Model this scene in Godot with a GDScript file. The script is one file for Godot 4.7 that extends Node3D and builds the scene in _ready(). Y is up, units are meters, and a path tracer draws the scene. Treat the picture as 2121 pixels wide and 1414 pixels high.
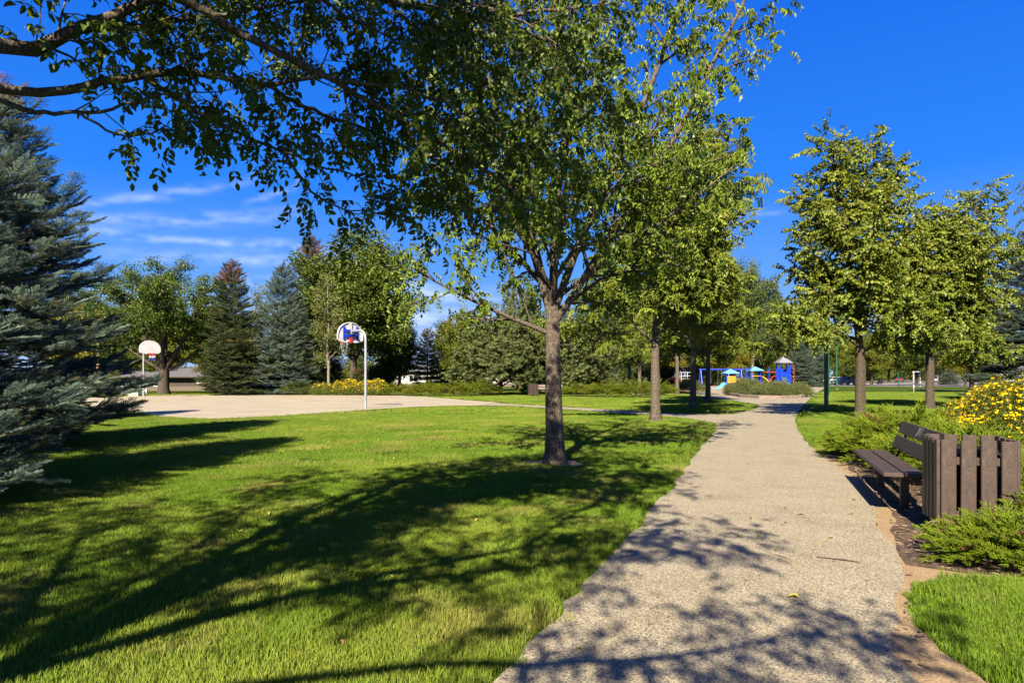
extends Node3D

# ---------------------------------------------------------------- mesh buffer
class MB:
	var v := PackedVector3Array()
	var n := PackedVector3Array()
	var uv := PackedVector2Array()
	var uv2 := PackedVector2Array()
	var c := PackedColorArray()
	var ix := PackedInt32Array()
	var col := Color(1, 1, 1)
	var colored := false

	func tri(a: Vector3, b: Vector3, d: Vector3) -> void:
		var k := v.size()
		var nn := (d - a).cross(b - a).normalized()
		v.append(a); v.append(b); v.append(d)
		n.append(nn); n.append(nn); n.append(nn)
		if colored:
			c.append(col); c.append(col); c.append(col)
		ix.append(k); ix.append(k + 1); ix.append(k + 2)

	func quad(a: Vector3, b: Vector3, d: Vector3, e: Vector3) -> void:
		tri(a, b, d)
		tri(a, d, e)

	# convex loop of points, fan
	func fan(p: Array) -> void:
		for i in range(1, p.size() - 1):
			tri(p[0], p[i], p[i + 1])

	# chamfered box
	func box(t: Transform3D, s: Vector3, bev := 0.0) -> void:
		var h := s * 0.5
		if bev <= 0.0:
			var p := []
			for i in 8:
				p.append(t * Vector3(h.x if i & 1 else -h.x, h.y if i & 2 else -h.y, h.z if i & 4 else -h.z))
			quad(p[0], p[4], p[6], p[2]); quad(p[1], p[3], p[7], p[5])
			quad(p[0], p[1], p[5], p[4]); quad(p[2], p[6], p[7], p[3])
			quad(p[0], p[2], p[3], p[1]); quad(p[4], p[5], p[7], p[6])
			return
		var b := minf(bev, minf(h.x, minf(h.y, h.z)) * 0.9)
		var axes := [Vector3.RIGHT, Vector3.UP, Vector3.BACK]
		# faces
		for a in 3:
			for sg in [-1.0, 1.0]:
				var u: Vector3 = axes[(a + 1) % 3]
				var w: Vector3 = axes[(a + 2) % 3]
				var ctr: Vector3 = axes[a] * h[a] * sg
				var hu: float = h[(a + 1) % 3] - b
				var hw: float = h[(a + 2) % 3] - b
				var q := [ctr - u * hu - w * hw, ctr + u * hu - w * hw, ctr + u * hu + w * hw, ctr - u * hu + w * hw]
				if sg > 0:
					quad(t * q[0], t * q[3], t * q[2], t * q[1])
				else:
					quad(t * q[0], t * q[1], t * q[2], t * q[3])
		# edges
		for a in 3:
			var u: Vector3 = axes[(a + 1) % 3]
			var w: Vector3 = axes[(a + 2) % 3]
			var ax: Vector3 = axes[a] * (h[a] - b)
			for su in [-1.0, 1.0]:
				for sw in [-1.0, 1.0]:
					var p1: Vector3 = u * h[(a + 1) % 3] * su + w * (h[(a + 2) % 3] - b) * sw
					var p2: Vector3 = u * (h[(a + 1) % 3] - b) * su + w * h[(a + 2) % 3] * sw
					if su * sw > 0:
						quad(t * (p1 - ax), t * (p1 + ax), t * (p2 + ax), t * (p2 - ax))
					else:
						quad(t * (p1 - ax), t * (p2 - ax), t * (p2 + ax), t * (p1 + ax))
		# corners
		for sx in [-1.0, 1.0]:
			for sy in [-1.0, 1.0]:
				for sz in [-1.0, 1.0]:
					var e1 := Vector3(h.x * sx, (h.y - b) * sy, (h.z - b) * sz)
					var e2 := Vector3((h.x - b) * sx, h.y * sy, (h.z - b) * sz)
					var e3 := Vector3((h.x - b) * sx, (h.y - b) * sy, h.z * sz)
					if sx * sy * sz > 0:
						tri(t * e1, t * e3, t * e2)
					else:
						tri(t * e1, t * e2, t * e3)

	# smooth tube along points
	func tube(p: PackedVector3Array, r: PackedFloat32Array, sides: int, cap := false) -> void:
		var m := p.size()
		if m < 2:
			return
		var d0 := (p[1] - p[0]).normalized()
		var u := d0.cross(Vector3.UP if absf(d0.y) < 0.9 else Vector3.RIGHT).normalized()
		var k0 := v.size()
		for i in m:
			var d := (p[mini(i + 1, m - 1)] - p[maxi(i - 1, 0)]).normalized()
			u = (u - d * u.dot(d)).normalized()
			var w := d.cross(u)
			for j in sides:
				var a := TAU * j / sides
				var q := u * cos(a) + w * sin(a)
				v.append(p[i] + q * r[i])
				n.append(q)
				if colored:
					c.append(col)
		for i in m - 1:
			for j in sides:
				var a := k0 + i * sides + j
				var b := k0 + i * sides + (j + 1) % sides
				ix.append(a); ix.append(a + sides); ix.append(b)
				ix.append(b); ix.append(a + sides); ix.append(b + sides)
		if cap:
			for e in [0, m - 1]:
				var ring := []
				for j in sides:
					ring.append(v[k0 + e * sides + j])
				fan(ring)

	# lathe round y: profile of (radius, height)
	func lathe(t: Transform3D, prof: Array, sides: int) -> void:
		for i in prof.size() - 1:
			var a: Vector2 = prof[i]
			var b: Vector2 = prof[i + 1]
			for j in sides:
				var s0 := TAU * j / sides
				var s1 := TAU * (j + 1) / sides
				var p0 := t * Vector3(a.x * cos(s0), a.y, a.x * sin(s0))
				var p1 := t * Vector3(a.x * cos(s1), a.y, a.x * sin(s1))
				var p2 := t * Vector3(b.x * cos(s1), b.y, b.x * sin(s1))
				var p3 := t * Vector3(b.x * cos(s0), b.y, b.x * sin(s0))
				if a.x > 0.0001:
					tri(p0, p1, p2)
				if b.x > 0.0001:
					tri(p0, p2, p3)

	# outline in the xy plane given depth along z, thickness th
	func prism(t: Transform3D, o: PackedVector2Array, th: float) -> void:
		var tr := Geometry2D.triangulate_polygon(o)
		for s in [-0.5, 0.5]:
			for i in range(0, tr.size(), 3):
				var a := t * Vector3(o[tr[i]].x, o[tr[i]].y, th * s)
				var b := t * Vector3(o[tr[i + 1]].x, o[tr[i + 1]].y, th * s)
				var d := t * Vector3(o[tr[i + 2]].x, o[tr[i + 2]].y, th * s)
				tri(a, b, d)
		for i in o.size():
			var p := o[i]
			var q := o[(i + 1) % o.size()]
			quad(t * Vector3(p.x, p.y, -th / 2), t * Vector3(q.x, q.y, -th / 2), t * Vector3(q.x, q.y, th / 2), t * Vector3(p.x, p.y, th / 2))

	func mesh(flat_leaf := false) -> ArrayMesh:
		var a := []
		a.resize(Mesh.ARRAY_MAX)
		a[Mesh.ARRAY_VERTEX] = v
		if not flat_leaf:
			a[Mesh.ARRAY_NORMAL] = n
		if uv.size() == v.size():
			a[Mesh.ARRAY_TEX_UV] = uv
		if uv2.size() == v.size():
			a[Mesh.ARRAY_TEX_UV2] = uv2
		if colored:
			a[Mesh.ARRAY_COLOR] = c
		a[Mesh.ARRAY_INDEX] = ix
		var m := ArrayMesh.new()
		m.add_surface_from_arrays(Mesh.PRIMITIVE_TRIANGLES, a)
		return m

# ---------------------------------------------------------------- copies of leaves, sprays, blades
class Copies:
	var b := PackedFloat32Array()
	var at := PackedVector3Array()

	func add(o: Vector3, x: Vector3, up: Vector3, s: float, col: Color) -> void:
		x = x.normalized()
		var z := x.cross(up)
		if z.length_squared() < 1e-6:
			z = x.cross(Vector3.RIGHT)
		z = z.normalized()
		var y := z.cross(x)
		b.append_array(PackedFloat32Array([x.x * s, y.x * s, z.x * s, o.x, x.y * s, y.y * s, z.y * s, o.y, x.z * s, y.z * s, z.z * s, o.z, col.r, col.g, col.b, 1.0]))
		at.append(o)

	func count() -> int:
		return at.size()

	func transform(i: int) -> Transform3D:
		var k := i * 16
		return Transform3D(Vector3(b[k], b[k + 4], b[k + 8]), Vector3(b[k + 1], b[k + 5], b[k + 9]), Vector3(b[k + 2], b[k + 6], b[k + 10]), Vector3(b[k + 3], b[k + 7], b[k + 11]))

	func color(i: int) -> Color:
		var k := i * 16
		return Color(b[k + 12], b[k + 13], b[k + 14])

	func multi(m: Mesh) -> MultiMesh:
		var mm := MultiMesh.new()
		mm.transform_format = MultiMesh.TRANSFORM_3D
		mm.use_colors = true
		mm.mesh = m
		mm.instance_count = at.size()
		mm.buffer = b
		return mm

var rng := RandomNumberGenerator.new()
var M := {}          # materials
var L := {}          # leaf and spray meshes
var used := {}       # names taken
var patchy := FastNoiseLite.new()

func rf(a := 0.0, b := 1.0) -> float:
	return rng.randf_range(a, b)

func rv() -> Vector3:
	return Vector3(rng.randf_range(-1, 1), rng.randf_range(-1, 1), rng.randf_range(-1, 1))

func numbered(nm: String) -> String:
	if not used.has(nm):
		used[nm] = 0
		return nm
	used[nm] += 1
	return "%s_%03d" % [nm, used[nm]]

func thing(nm: String, label: String, cat: String, at := Vector3.ZERO, turn := 0.0, group := "") -> Node3D:
	var o := Node3D.new()
	o.name = numbered(nm)
	add_child(o)
	o.position = at
	o.rotation.y = turn
	tag(o, label, cat, group)
	return o

func tag(o: Node, label: String, cat: String, group := "") -> void:
	o.set_meta("label", label)
	o.set_meta("category", cat)
	if group != "":
		o.set_meta("group", group)

func part(nm: String, m: Mesh, mt: Material, parent: Node, at := Transform3D.IDENTITY) -> MeshInstance3D:
	var o := MeshInstance3D.new()
	o.name = nm
	o.mesh = m
	o.material_override = mt
	o.transform = at
	parent.add_child(o, true)
	return o

func structure(nm: String, m: Mesh, mt: Material) -> MeshInstance3D:
	var o := MeshInstance3D.new()
	o.name = numbered(nm)
	o.mesh = m
	o.material_override = mt
	add_child(o)
	o.set_meta("kind", "structure")
	return o

func scatter(nm: String, mm: MultiMesh, mt: Material, parent: Node) -> MultiMeshInstance3D:
	var o := MultiMeshInstance3D.new()
	o.name = nm
	o.multimesh = mm
	o.set_meta("kind", "stuff")
	o.material_override = mt
	parent.add_child(o, true)
	return o

func tf(p: Vector3, turn := 0.0) -> Transform3D:
	return Transform3D(Basis(Vector3.UP, turn), p)

# a basis whose x axis runs along d
func along(p: Vector3, d: Vector3, up := Vector3.UP) -> Transform3D:
	var x := d.normalized()
	var z := x.cross(up).normalized()
	return Transform3D(Basis(x, z.cross(x), z), p)

func one_box(s: Vector3, bev := 0.0) -> ArrayMesh:
	var b := MB.new()
	b.box(Transform3D.IDENTITY, s, bev)
	return b.mesh()

func one_tube(pts: Array, r: float, sides := 8) -> ArrayMesh:
	var b := MB.new()
	var rr := PackedFloat32Array()
	for i in pts.size():
		rr.append(r)
	b.tube(PackedVector3Array(pts), rr, sides, true)
	return b.mesh()

# ---------------------------------------------------------------- materials
func lin(r: float, g: float, b: float) -> Color:
	return Color(r, g, b).linear_to_srgb()

func mat(col: Color, rough := 0.8, metal := 0.0, spec := 0.5) -> StandardMaterial3D:
	var m := StandardMaterial3D.new()
	m.albedo_color = col
	m.roughness = rough
	m.metallic = metal
	m.metallic_specular = spec
	return m

func leaf_mat(through := Color(0.5, 0.55, 0.1), rough := 0.55, spec := 0.35) -> StandardMaterial3D:
	var m := mat(Color.WHITE, rough, 0.0, spec)
	m.vertex_color_use_as_albedo = true
	m.backlight_enabled = true
	m.backlight = through.linear_to_srgb()
	m.cull_mode = BaseMaterial3D.CULL_DISABLED
	return m

func noise_image(seed_: int, freq: float, size: int, type := FastNoiseLite.TYPE_SIMPLEX_SMOOTH, octaves := 4, cell_return := FastNoiseLite.RETURN_CELL_VALUE) -> Image:
	var f := FastNoiseLite.new()
	f.seed = seed_
	f.noise_type = type
	f.frequency = freq
	f.fractal_octaves = octaves
	if type == FastNoiseLite.TYPE_CELLULAR:
		f.fractal_type = FastNoiseLite.FRACTAL_NONE
		f.cellular_return_type = cell_return
		f.cellular_jitter = 1.0
	if type == FastNoiseLite.TYPE_CELLULAR:
		return f.get_image(size, size, false, false, true)
	return f.get_seamless_image(size, size, false, false, 0.12, true)

# grey picture -> coloured through a table of 256 colours (linear values in, sRGB out)
func dye(img: Image, stops: Array, shuffle := 0) -> ImageTexture:
	img.convert(Image.FORMAT_L8)
	var src := img.get_data()
	var table := []
	var rr := RandomNumberGenerator.new()
	rr.seed = shuffle
	for i in 256:
		var t := i / 255.0
		if shuffle:
			t = rr.randf()
		var cc: Color = stops[-1][1]
		for k in stops.size() - 1:
			if t <= stops[k + 1][0]:
				cc = stops[k][1].lerp(stops[k + 1][1], clampf((t - stops[k][0]) / (stops[k + 1][0] - stops[k][0]), 0, 1))
				break
		cc = cc.linear_to_srgb()
		table.append([int(cc.r * 255), int(cc.g * 255), int(cc.b * 255)])
	var out := PackedByteArray()
	out.resize(src.size() * 3)
	for i in src.size():
		var e: Array = table[src[i]]
		out[i * 3] = e[0]; out[i * 3 + 1] = e[1]; out[i * 3 + 2] = e[2]
	return ImageTexture.create_from_image(Image.create_from_data(img.get_width(), img.get_height(), false, Image.FORMAT_RGB8, out))

func make_materials() -> void:
	# exposed pebble path
	var cell := noise_image(3, 0.1, 1024, FastNoiseLite.TYPE_CELLULAR)
	var pebble := [[0.0, Color(0.0383, 0.037, 0.0325)], [0.14, Color(0.0895, 0.084, 0.0674)], [0.3, Color(0.1533, 0.1375, 0.0979)], [0.55, Color(0.2302, 0.2049, 0.1385)], [0.74, Color(0.294, 0.2617, 0.1789)], [0.86, Color(0.1981, 0.1613, 0.1013)], [0.94, Color(0.3836, 0.3626, 0.2902)], [1.0, Color(0.1087, 0.1109, 0.108)]]
	var grit := mat(Color.WHITE, 0.85)
	grit.albedo_texture = dye(cell, pebble, 11)
	var dist := noise_image(3, 0.1, 1024, FastNoiseLite.TYPE_CELLULAR, 1, FastNoiseLite.RETURN_DISTANCE)
	grit.heightmap_enabled = true
	grit.heightmap_texture = ImageTexture.create_from_image(dist)
	grit.heightmap_scale = -0.1
	grit.detail_enabled = true
	grit.detail_blend_mode = BaseMaterial3D.BLEND_MODE_MUL
	grit.detail_uv_layer = BaseMaterial3D.DETAIL_UV_2
	grit.detail_albedo = dye(noise_image(5, 0.02, 512), [[0.0, Color(0.7, 0.68, 0.65)], [0.35, Color(0.88, 0.87, 0.85)], [1.0, Color(1, 1, 1)]])
	M.path = grit
	# court of fine tan gravel
	var court := grit.duplicate()
	court.albedo_texture = dye(noise_image(8, 0.11, 1024, FastNoiseLite.TYPE_CELLULAR), [[0.0, Color(0.1542, 0.1363, 0.0961)], [0.5, Color(0.2621, 0.2355, 0.1701)], [1.0, Color(0.3315, 0.3015, 0.227)]], 17)
	M.court = court
	var sand := grit.duplicate()
	sand.albedo_texture = dye(noise_image(9, 0.11, 512, FastNoiseLite.TYPE_CELLULAR), [[0.0, Color(0.1682, 0.1124, 0.0613)], [0.5, Color(0.2676, 0.19, 0.1104)], [1.0, Color(0.3059, 0.2326, 0.1472)]], 19)
	M.sand = sand
	# worn earth beside the path
	var dirt := grit.duplicate()
	dirt.albedo_texture = dye(noise_image(12, 0.07, 512, FastNoiseLite.TYPE_SIMPLEX_SMOOTH, 5), [[0.0, Color(0.104, 0.068, 0.036)], [0.45, Color(0.208, 0.148, 0.08)], [1.0, Color(0.288, 0.216, 0.128)]])
	dirt.heightmap_texture = ImageTexture.create_from_image(noise_image(12, 0.07, 512, FastNoiseLite.TYPE_SIMPLEX_SMOOTH, 5))
	dirt.heightmap_scale = 0.5
	M.dirt = dirt
	var mulch := grit.duplicate()
	mulch.albedo_texture = dye(noise_image(14, 0.05, 512, FastNoiseLite.TYPE_CELLULAR), [[0.0, Color(0.0139, 0.0093, 0.0056)], [0.5, Color(0.0465, 0.0279, 0.0163)], [1.0, Color(0.1023, 0.0698, 0.0419)]], 23)
	M.mulch = mulch
	var road := grit.duplicate()
	road.albedo_texture = dye(noise_image(16, 0.08, 512), [[0.0, Color(0.0651, 0.0628, 0.0605)], [1.0, Color(0.1395, 0.1302, 0.1255)]])
	M.road = road
	# lawn seen between and beyond the blades
	var lawn := grit.duplicate()
	lawn.albedo_texture = dye(noise_image(21, 0.05, 1024, FastNoiseLite.TYPE_SIMPLEX_SMOOTH, 5), [[0.0, Color(0.013, 0.0256, 0.0028)], [0.45, Color(0.0348, 0.0582, 0.0046)], [0.7, Color(0.0512, 0.079, 0.0065)], [1.0, Color(0.0744, 0.093, 0.013)]])
	lawn.detail_albedo = dye(noise_image(22, 0.015, 512, FastNoiseLite.TYPE_SIMPLEX_SMOOTH, 4), [[0.0, Color(0.72, 0.8, 0.7)], [0.5, Color(0.9, 0.92, 0.9)], [1.0, Color(1, 0.98, 0.95)]])
	lawn.heightmap_texture = ImageTexture.create_from_image(noise_image(21, 0.05, 1024, FastNoiseLite.TYPE_SIMPLEX_SMOOTH, 5))
	lawn.heightmap_scale = 1.0
	lawn.metallic_specular = 0.15
	M.lawn = lawn
	# barks: fissures run up the trunk
	var fiss := noise_image(31, 0.02, 512, FastNoiseLite.TYPE_SIMPLEX, 5)
	M.bark = bark(fiss, [[0.0, Color(0.0188, 0.015, 0.0112)], [0.35, Color(0.0638, 0.0525, 0.0413)], [0.55, Color(0.105, 0.0885, 0.069)], [1.0, Color(0.1575, 0.135, 0.1087)]])
	M.bark_dark = bark(fiss, [[0.0, Color(0.015, 0.012, 0.009)], [0.5, Color(0.06, 0.0488, 0.0375)], [1.0, Color(0.1275, 0.105, 0.0825)]])
	M.bark_pale = bark(fiss, [[0.0, Color(0.045, 0.0405, 0.0337)], [0.35, Color(0.1575, 0.144, 0.126)], [1.0, Color(0.2475, 0.2295, 0.2025)]])
	M.bark_pine = bark(fiss, [[0.0, Color(0.045, 0.0263, 0.015)], [0.5, Color(0.15, 0.075, 0.0375)], [1.0, Color(0.255, 0.1275, 0.06)]])
	# leaves, needles, grass
	M.leaf = leaf_mat(Color(0.42, 0.5, 0.06), 0.5, 0.4)
	M.needle = leaf_mat(Color(0.1, 0.12, 0.08), 0.6, 0.3)
	M.grass = leaf_mat(Color(0.35, 0.42, 0.05), 0.6, 0.25)
	M.petal = leaf_mat(Color(0.4, 0.3, 0.02), 0.6, 0.2)
	# brown painted boards, worn
	var paint := mat(Color.WHITE, 0.55)
	paint.albedo_texture = dye(noise_image(41, 0.012, 512, FastNoiseLite.TYPE_SIMPLEX, 5), [[0.0, Color(0.0204, 0.0129, 0.0091)], [0.3, Color(0.0336, 0.0216, 0.016)], [0.75, Color(0.0408, 0.0264, 0.0194)], [0.9, Color(0.051, 0.0351, 0.0274)], [1.0, Color(0.114, 0.0906, 0.0741)]])
	paint.uv1_triplanar = true
	paint.uv1_scale = Vector3(2.2, 0.7, 2.2)
	paint.heightmap_enabled = true
	paint.heightmap_texture = ImageTexture.create_from_image(noise_image(42, 0.05, 512, FastNoiseLite.TYPE_SIMPLEX, 4))
	paint.heightmap_scale = 0.12
	M.paint = paint
	var paint_long := paint.duplicate()
	paint_long.uv1_scale = Vector3(0.7, 2.2, 2.2)
	M.paint_long = paint_long
	M.steel = mat(lin(0.315, 0.3375, 0.3525), 0.42, 0.75)
	M.galvanised = speckled(51, 0.05, [[0.0, Color(0.225, 0.255, 0.2775)], [1.0, Color(0.345, 0.375, 0.3975)]], 0.45, 0.5)
	M.black = mat(lin(0.009, 0.009, 0.0105), 0.35)
	M.blue = speckled(52, 0.03, [[0.0, Color(0.0023, 0.0225, 0.375)], [1.0, Color(0.003, 0.0338, 0.465)]], 0.35)
	M.sky_blue = speckled(53, 0.03, [[0.0, Color(0.075, 0.27, 0.465)], [1.0, Color(0.105, 0.33, 0.525)]], 0.4)
	M.orange = speckled(54, 0.03, [[0.0, Color(0.54, 0.165, 0.0075)], [1.0, Color(0.6, 0.2025, 0.0112)]], 0.4)
	M.yellow = speckled(55, 0.03, [[0.0, Color(0.45, 0.2475, 0.03)], [1.0, Color(0.525, 0.3, 0.045)]], 0.45)
	M.red = speckled(56, 0.03, [[0.0, Color(0.315, 0.015, 0.0225)], [1.0, Color(0.39, 0.0225, 0.03)]], 0.4)
	M.grey = speckled(57, 0.03, [[0.0, Color(0.1238, 0.1302, 0.153)], [1.0, Color(0.1485, 0.1554, 0.18)]], 0.55)
	M.white = speckled(58, 0.02, [[0.0, Color(0.3348, 0.3348, 0.3449)], [0.6, Color(0.3996, 0.3996, 0.4106)], [1.0, Color(0.432, 0.432, 0.438)]], 0.5)
	M.green = speckled(59, 0.03, [[0.0, Color(0.0075, 0.0525, 0.03)], [1.0, Color(0.0112, 0.0825, 0.0465)]], 0.4)
	M.box_green = speckled(60, 0.03, [[0.0, Color(0.18, 0.24, 0.1875)], [1.0, Color(0.225, 0.285, 0.225)]], 0.6)
	M.siding = speckled(61, 0.05, [[0.0, Color(0.0263, 0.0195, 0.0158)], [1.0, Color(0.045, 0.0338, 0.0277)]], 0.8)
	M.foundation = speckled(62, 0.05, [[0.0, Color(0.075, 0.06, 0.0488)], [1.0, Color(0.105, 0.0862, 0.0675)]], 0.9)
	M.shingle = speckled(63, 0.25, [[0.0, Color(0.0281, 0.0281, 0.0366)], [0.5, Color(0.0675, 0.0675, 0.0815)], [1.0, Color(0.1125, 0.1125, 0.1294)]], 0.9)
	M.pale_wall = speckled(64, 0.05, [[0.0, Color(0.2625, 0.2625, 0.2625)], [1.0, Color(0.3255, 0.3255, 0.3202)]], 0.8)
	M.concrete = speckled(65, 0.08, [[0.0, Color(0.1785, 0.1628, 0.147)], [1.0, Color(0.2625, 0.2415, 0.2152)]], 0.9)
	M.timber = speckled(66, 0.06, [[0.0, Color(0.0825, 0.06, 0.045)], [0.5, Color(0.165, 0.1275, 0.0975)], [1.0, Color(0.255, 0.21, 0.1725)]], 0.9)
	M.pole_wood = speckled(67, 0.06, [[0.0, Color(0.1275, 0.075, 0.045)], [1.0, Color(0.24, 0.15, 0.09)]], 0.9)
	M.tyre = mat(lin(0.015, 0.015, 0.0158), 0.8)
	M.window = mat(lin(0.0112, 0.0135, 0.0165), 0.05)
	M.car_blue = car_paint(Color(0.0075, 0.0225, 0.12))
	M.car_red = car_paint(Color(0.135, 0.0112, 0.0188))
	M.car_silver = car_paint(Color(0.225, 0.24, 0.27))
	M.car_white = car_paint(Color(0.465, 0.465, 0.465))
	M.hydrant_yellow = mat(lin(0.4125, 0.285, 0.105), 0.6)
	M.lens = mat(lin(0.45, 0.45, 0.465), 0.15)
	M.chalk = mat(lin(0.465, 0.45, 0.465), 0.9)
	M.cloth_white = mat(lin(0.525, 0.525, 0.525), 0.9)
	M.stick = mat(lin(0.0375, 0.0263, 0.0188), 0.9)
	M.dry = mat(lin(0.3, 0.2175, 0.1125), 0.8)
	M.dead_twig = mat(lin(0.27, 0.24, 0.21), 0.9)
	var bag := mat(lin(0.015, 0.0165, 0.0195), 0.22)
	M.bag = bag

func car_paint(c: Color) -> StandardMaterial3D:
	var m := mat(c.linear_to_srgb(), 0.35, 0.2)
	m.clearcoat_enabled = true
	m.clearcoat = 1.0
	m.clearcoat_roughness = 0.08
	return m

func bark(img: Image, stops: Array) -> StandardMaterial3D:
	var m := mat(Color.WHITE, 0.9, 0.0, 0.3)
	m.albedo_texture = dye(img, stops)
	m.uv1_triplanar = true
	m.uv1_scale = Vector3(3.4, 0.9, 3.4)
	m.heightmap_enabled = true
	m.heightmap_texture = ImageTexture.create_from_image(img)
	m.heightmap_scale = 2.5
	return m

func speckled(seed_: int, freq: float, stops: Array, rough := 0.6, metal := 0.0) -> StandardMaterial3D:
	var m := mat(Color.WHITE, rough, metal)
	m.albedo_texture = dye(noise_image(seed_, freq, 128, FastNoiseLite.TYPE_SIMPLEX_SMOOTH, 4), stops)
	m.uv1_triplanar = true
	m.uv1_scale = Vector3(0.8, 0.8, 0.8)
	return m

# ---------------------------------------------------------------- leaf, spray and blade meshes
# one leaflet: folded along its midrib, bent down towards the tip; from p along d, face up u
func leaflet(b: MB, p: Vector3, d: Vector3, u: Vector3, ln: float, wd: float, bend: float, fold := 0.35, fine := true) -> void:
	d = d.normalized()
	var s := d.cross(u).normalized()
	u = s.cross(d).normalized()
	if not fine:
		var mid := p + d * ln * 0.45 + u * wd * fold * 0.5
		var tip := p + (d * cos(bend) - u * sin(bend)) * ln
		b.tri(p, mid + s * wd * 0.5, tip)
		b.tri(p, tip, mid - s * wd * 0.5)
		return
	var m1 := p + d * ln * 0.33
	var d2 := (d * cos(bend * 0.6) - u * sin(bend * 0.6))
	var m2 := m1 + d2 * ln * 0.37
	var d3 := (d * cos(bend * 1.5) - u * sin(bend * 1.5))
	var tip := m2 + d3 * ln * 0.32
	var e := u * wd * fold
	var l1 := m1 + s * wd * 0.5 + e
	var r1 := m1 - s * wd * 0.5 + e
	var l2 := m2 + s * wd * 0.38 + e * 0.8
	var r2 := m2 - s * wd * 0.38 + e * 0.8
	b.tri(p, l1, m1); b.tri(p, m1, r1)
	b.quad(m1, l1, l2, m2); b.quad(m1, m2, r2, r1)
	b.tri(m2, l2, tip); b.tri(m2, tip, r2)

# compound ash leaf along +x, up +y
func ash_leaf(fine: bool, pairs: int, bend := 0.9) -> ArrayMesh:
	var b := MB.new()
	b.colored = true
	var n := pairs + 1
	var p := Vector3.ZERO
	var ang := 0.25
	var ln := 0.055
	b.col = Color(1.3, 1.15, 0.9)
	var pts := PackedVector3Array([p])
	var rad := PackedFloat32Array([0.0016])
	var stations := []
	for i in n:
		var d := Vector3(cos(ang), sin(ang), 0)
		p += d * ln
		pts.append(p); rad.append(0.0013)
		stations.append([p, d])
		ang -= bend / n
	b.tube(pts, rad, 3)
	for i in n:
		var q: Vector3 = stations[i][0]
		var d: Vector3 = stations[i][1]
		var up := Vector3(-d.y, d.x, 0)
		var k := rf(0.85, 1.15)
		b.col = Color(k * rf(0.92, 1.08), k, k * 0.9)
		if i == n - 1:
			leaflet(b, q, d, up, 0.095, 0.045, rf(0.3, 0.9), rf(0.1, 0.4), fine)
			continue
		for s in [-1.0, 1.0]:
			b.col = Color(k * rf(0.9, 1.1), k * rf(0.9, 1.08), k * 0.9)
			var dd: Vector3 = (d * 0.55 + Vector3(0, 0, s) * rf(0.7, 1.0) - up * rf(0.05, 0.55)).normalized()
			leaflet(b, q, dd, up + rv() * 0.25, rf(0.075, 0.1), rf(0.034, 0.046), rf(0.3, 1.1), rf(0.1, 0.45), fine)
	return b.mesh(true)

# a twig with several compound leaves, for trees farther off
func ash_spray(nl: int) -> ArrayMesh:
	var b := MB.new()
	b.colored = true
	for i in nl:
		var az := TAU * i / nl + rf(-0.4, 0.4)
		var d := Vector3(cos(az) + 0.5, rf(-0.2, 0.5), sin(az)).normalized()
		var p := Vector3(rf(0, 0.12), 0, 0)
		var k := rf(0.8, 1.2)
		for j in 4:
			p += d * 0.07
			d = (d - Vector3(0, 0.3, 0)).normalized()
			b.col = Color(k * rf(0.9, 1.1), k, k * 0.9)
			for s in [-1.0, 1.0]:
				var side: Vector3 = d.cross(Vector3.UP).normalized() * s
				leaflet(b, p, (d * 0.5 + side * 0.9 - Vector3(0, rf(0.1, 0.5), 0)), Vector3.UP + rv() * 0.4, 0.105, 0.055, 0.4, 0.25, false)
		leaflet(b, p, d, Vector3.UP + rv() * 0.3, 0.11, 0.055, 0.4, 0.25, false)
	return b.mesh(true)

# a twig of broad single leaves (linden, elm): n leaves of size s in a flat drooping fan
func broad_spray(n: int, s: float, ln: float, wide := 0.85) -> ArrayMesh:
	var b := MB.new()
	b.colored = true
	var p := Vector3.ZERO
	var d := Vector3(1, 0.1, 0)
	for i in n:
		p += d.normalized() * ln / n
		d.y -= 0.03
		var side := 1.0 if i % 2 else -1.0
		var k := rf(0.78, 1.22)
		b.col = Color(k * rf(0.88, 1.15), k, k * rf(0.7, 1.1))
		var dd := Vector3(rf(0.2, 0.8), rf(-0.6, 0.15), side * rf(0.4, 1.0)).normalized()
		var st := dd * s * 0.35
		leaflet(b, p + st, dd + Vector3(0, -0.25, 0), Vector3.UP + rv() * 0.45, s * rf(0.8, 1.15), s * wide, rf(0.2, 0.7), 0.18, false)
	return b.mesh(true)

# loose ball of leaves, for crowns far away
func clump(n: int, r: float, s: float, wide := 0.7) -> ArrayMesh:
	var b := MB.new()
	b.colored = true
	for i in n:
		var q := rv()
		while q.length() > 1.0:
			q = rv()
		var p := Vector3(q.x, q.y * 0.6, q.z) * r
		var k := rf(0.72, 1.25)
		b.col = Color(k * rf(0.85, 1.2), k, k * rf(0.7, 1.1))
		leaflet(b, p, rv() + Vector3(0, -0.3, 0), Vector3.UP + rv() * 0.6, s * rf(0.7, 1.2), s * wide, 0.4, 0.2, false)
	return b.mesh(true)

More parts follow.
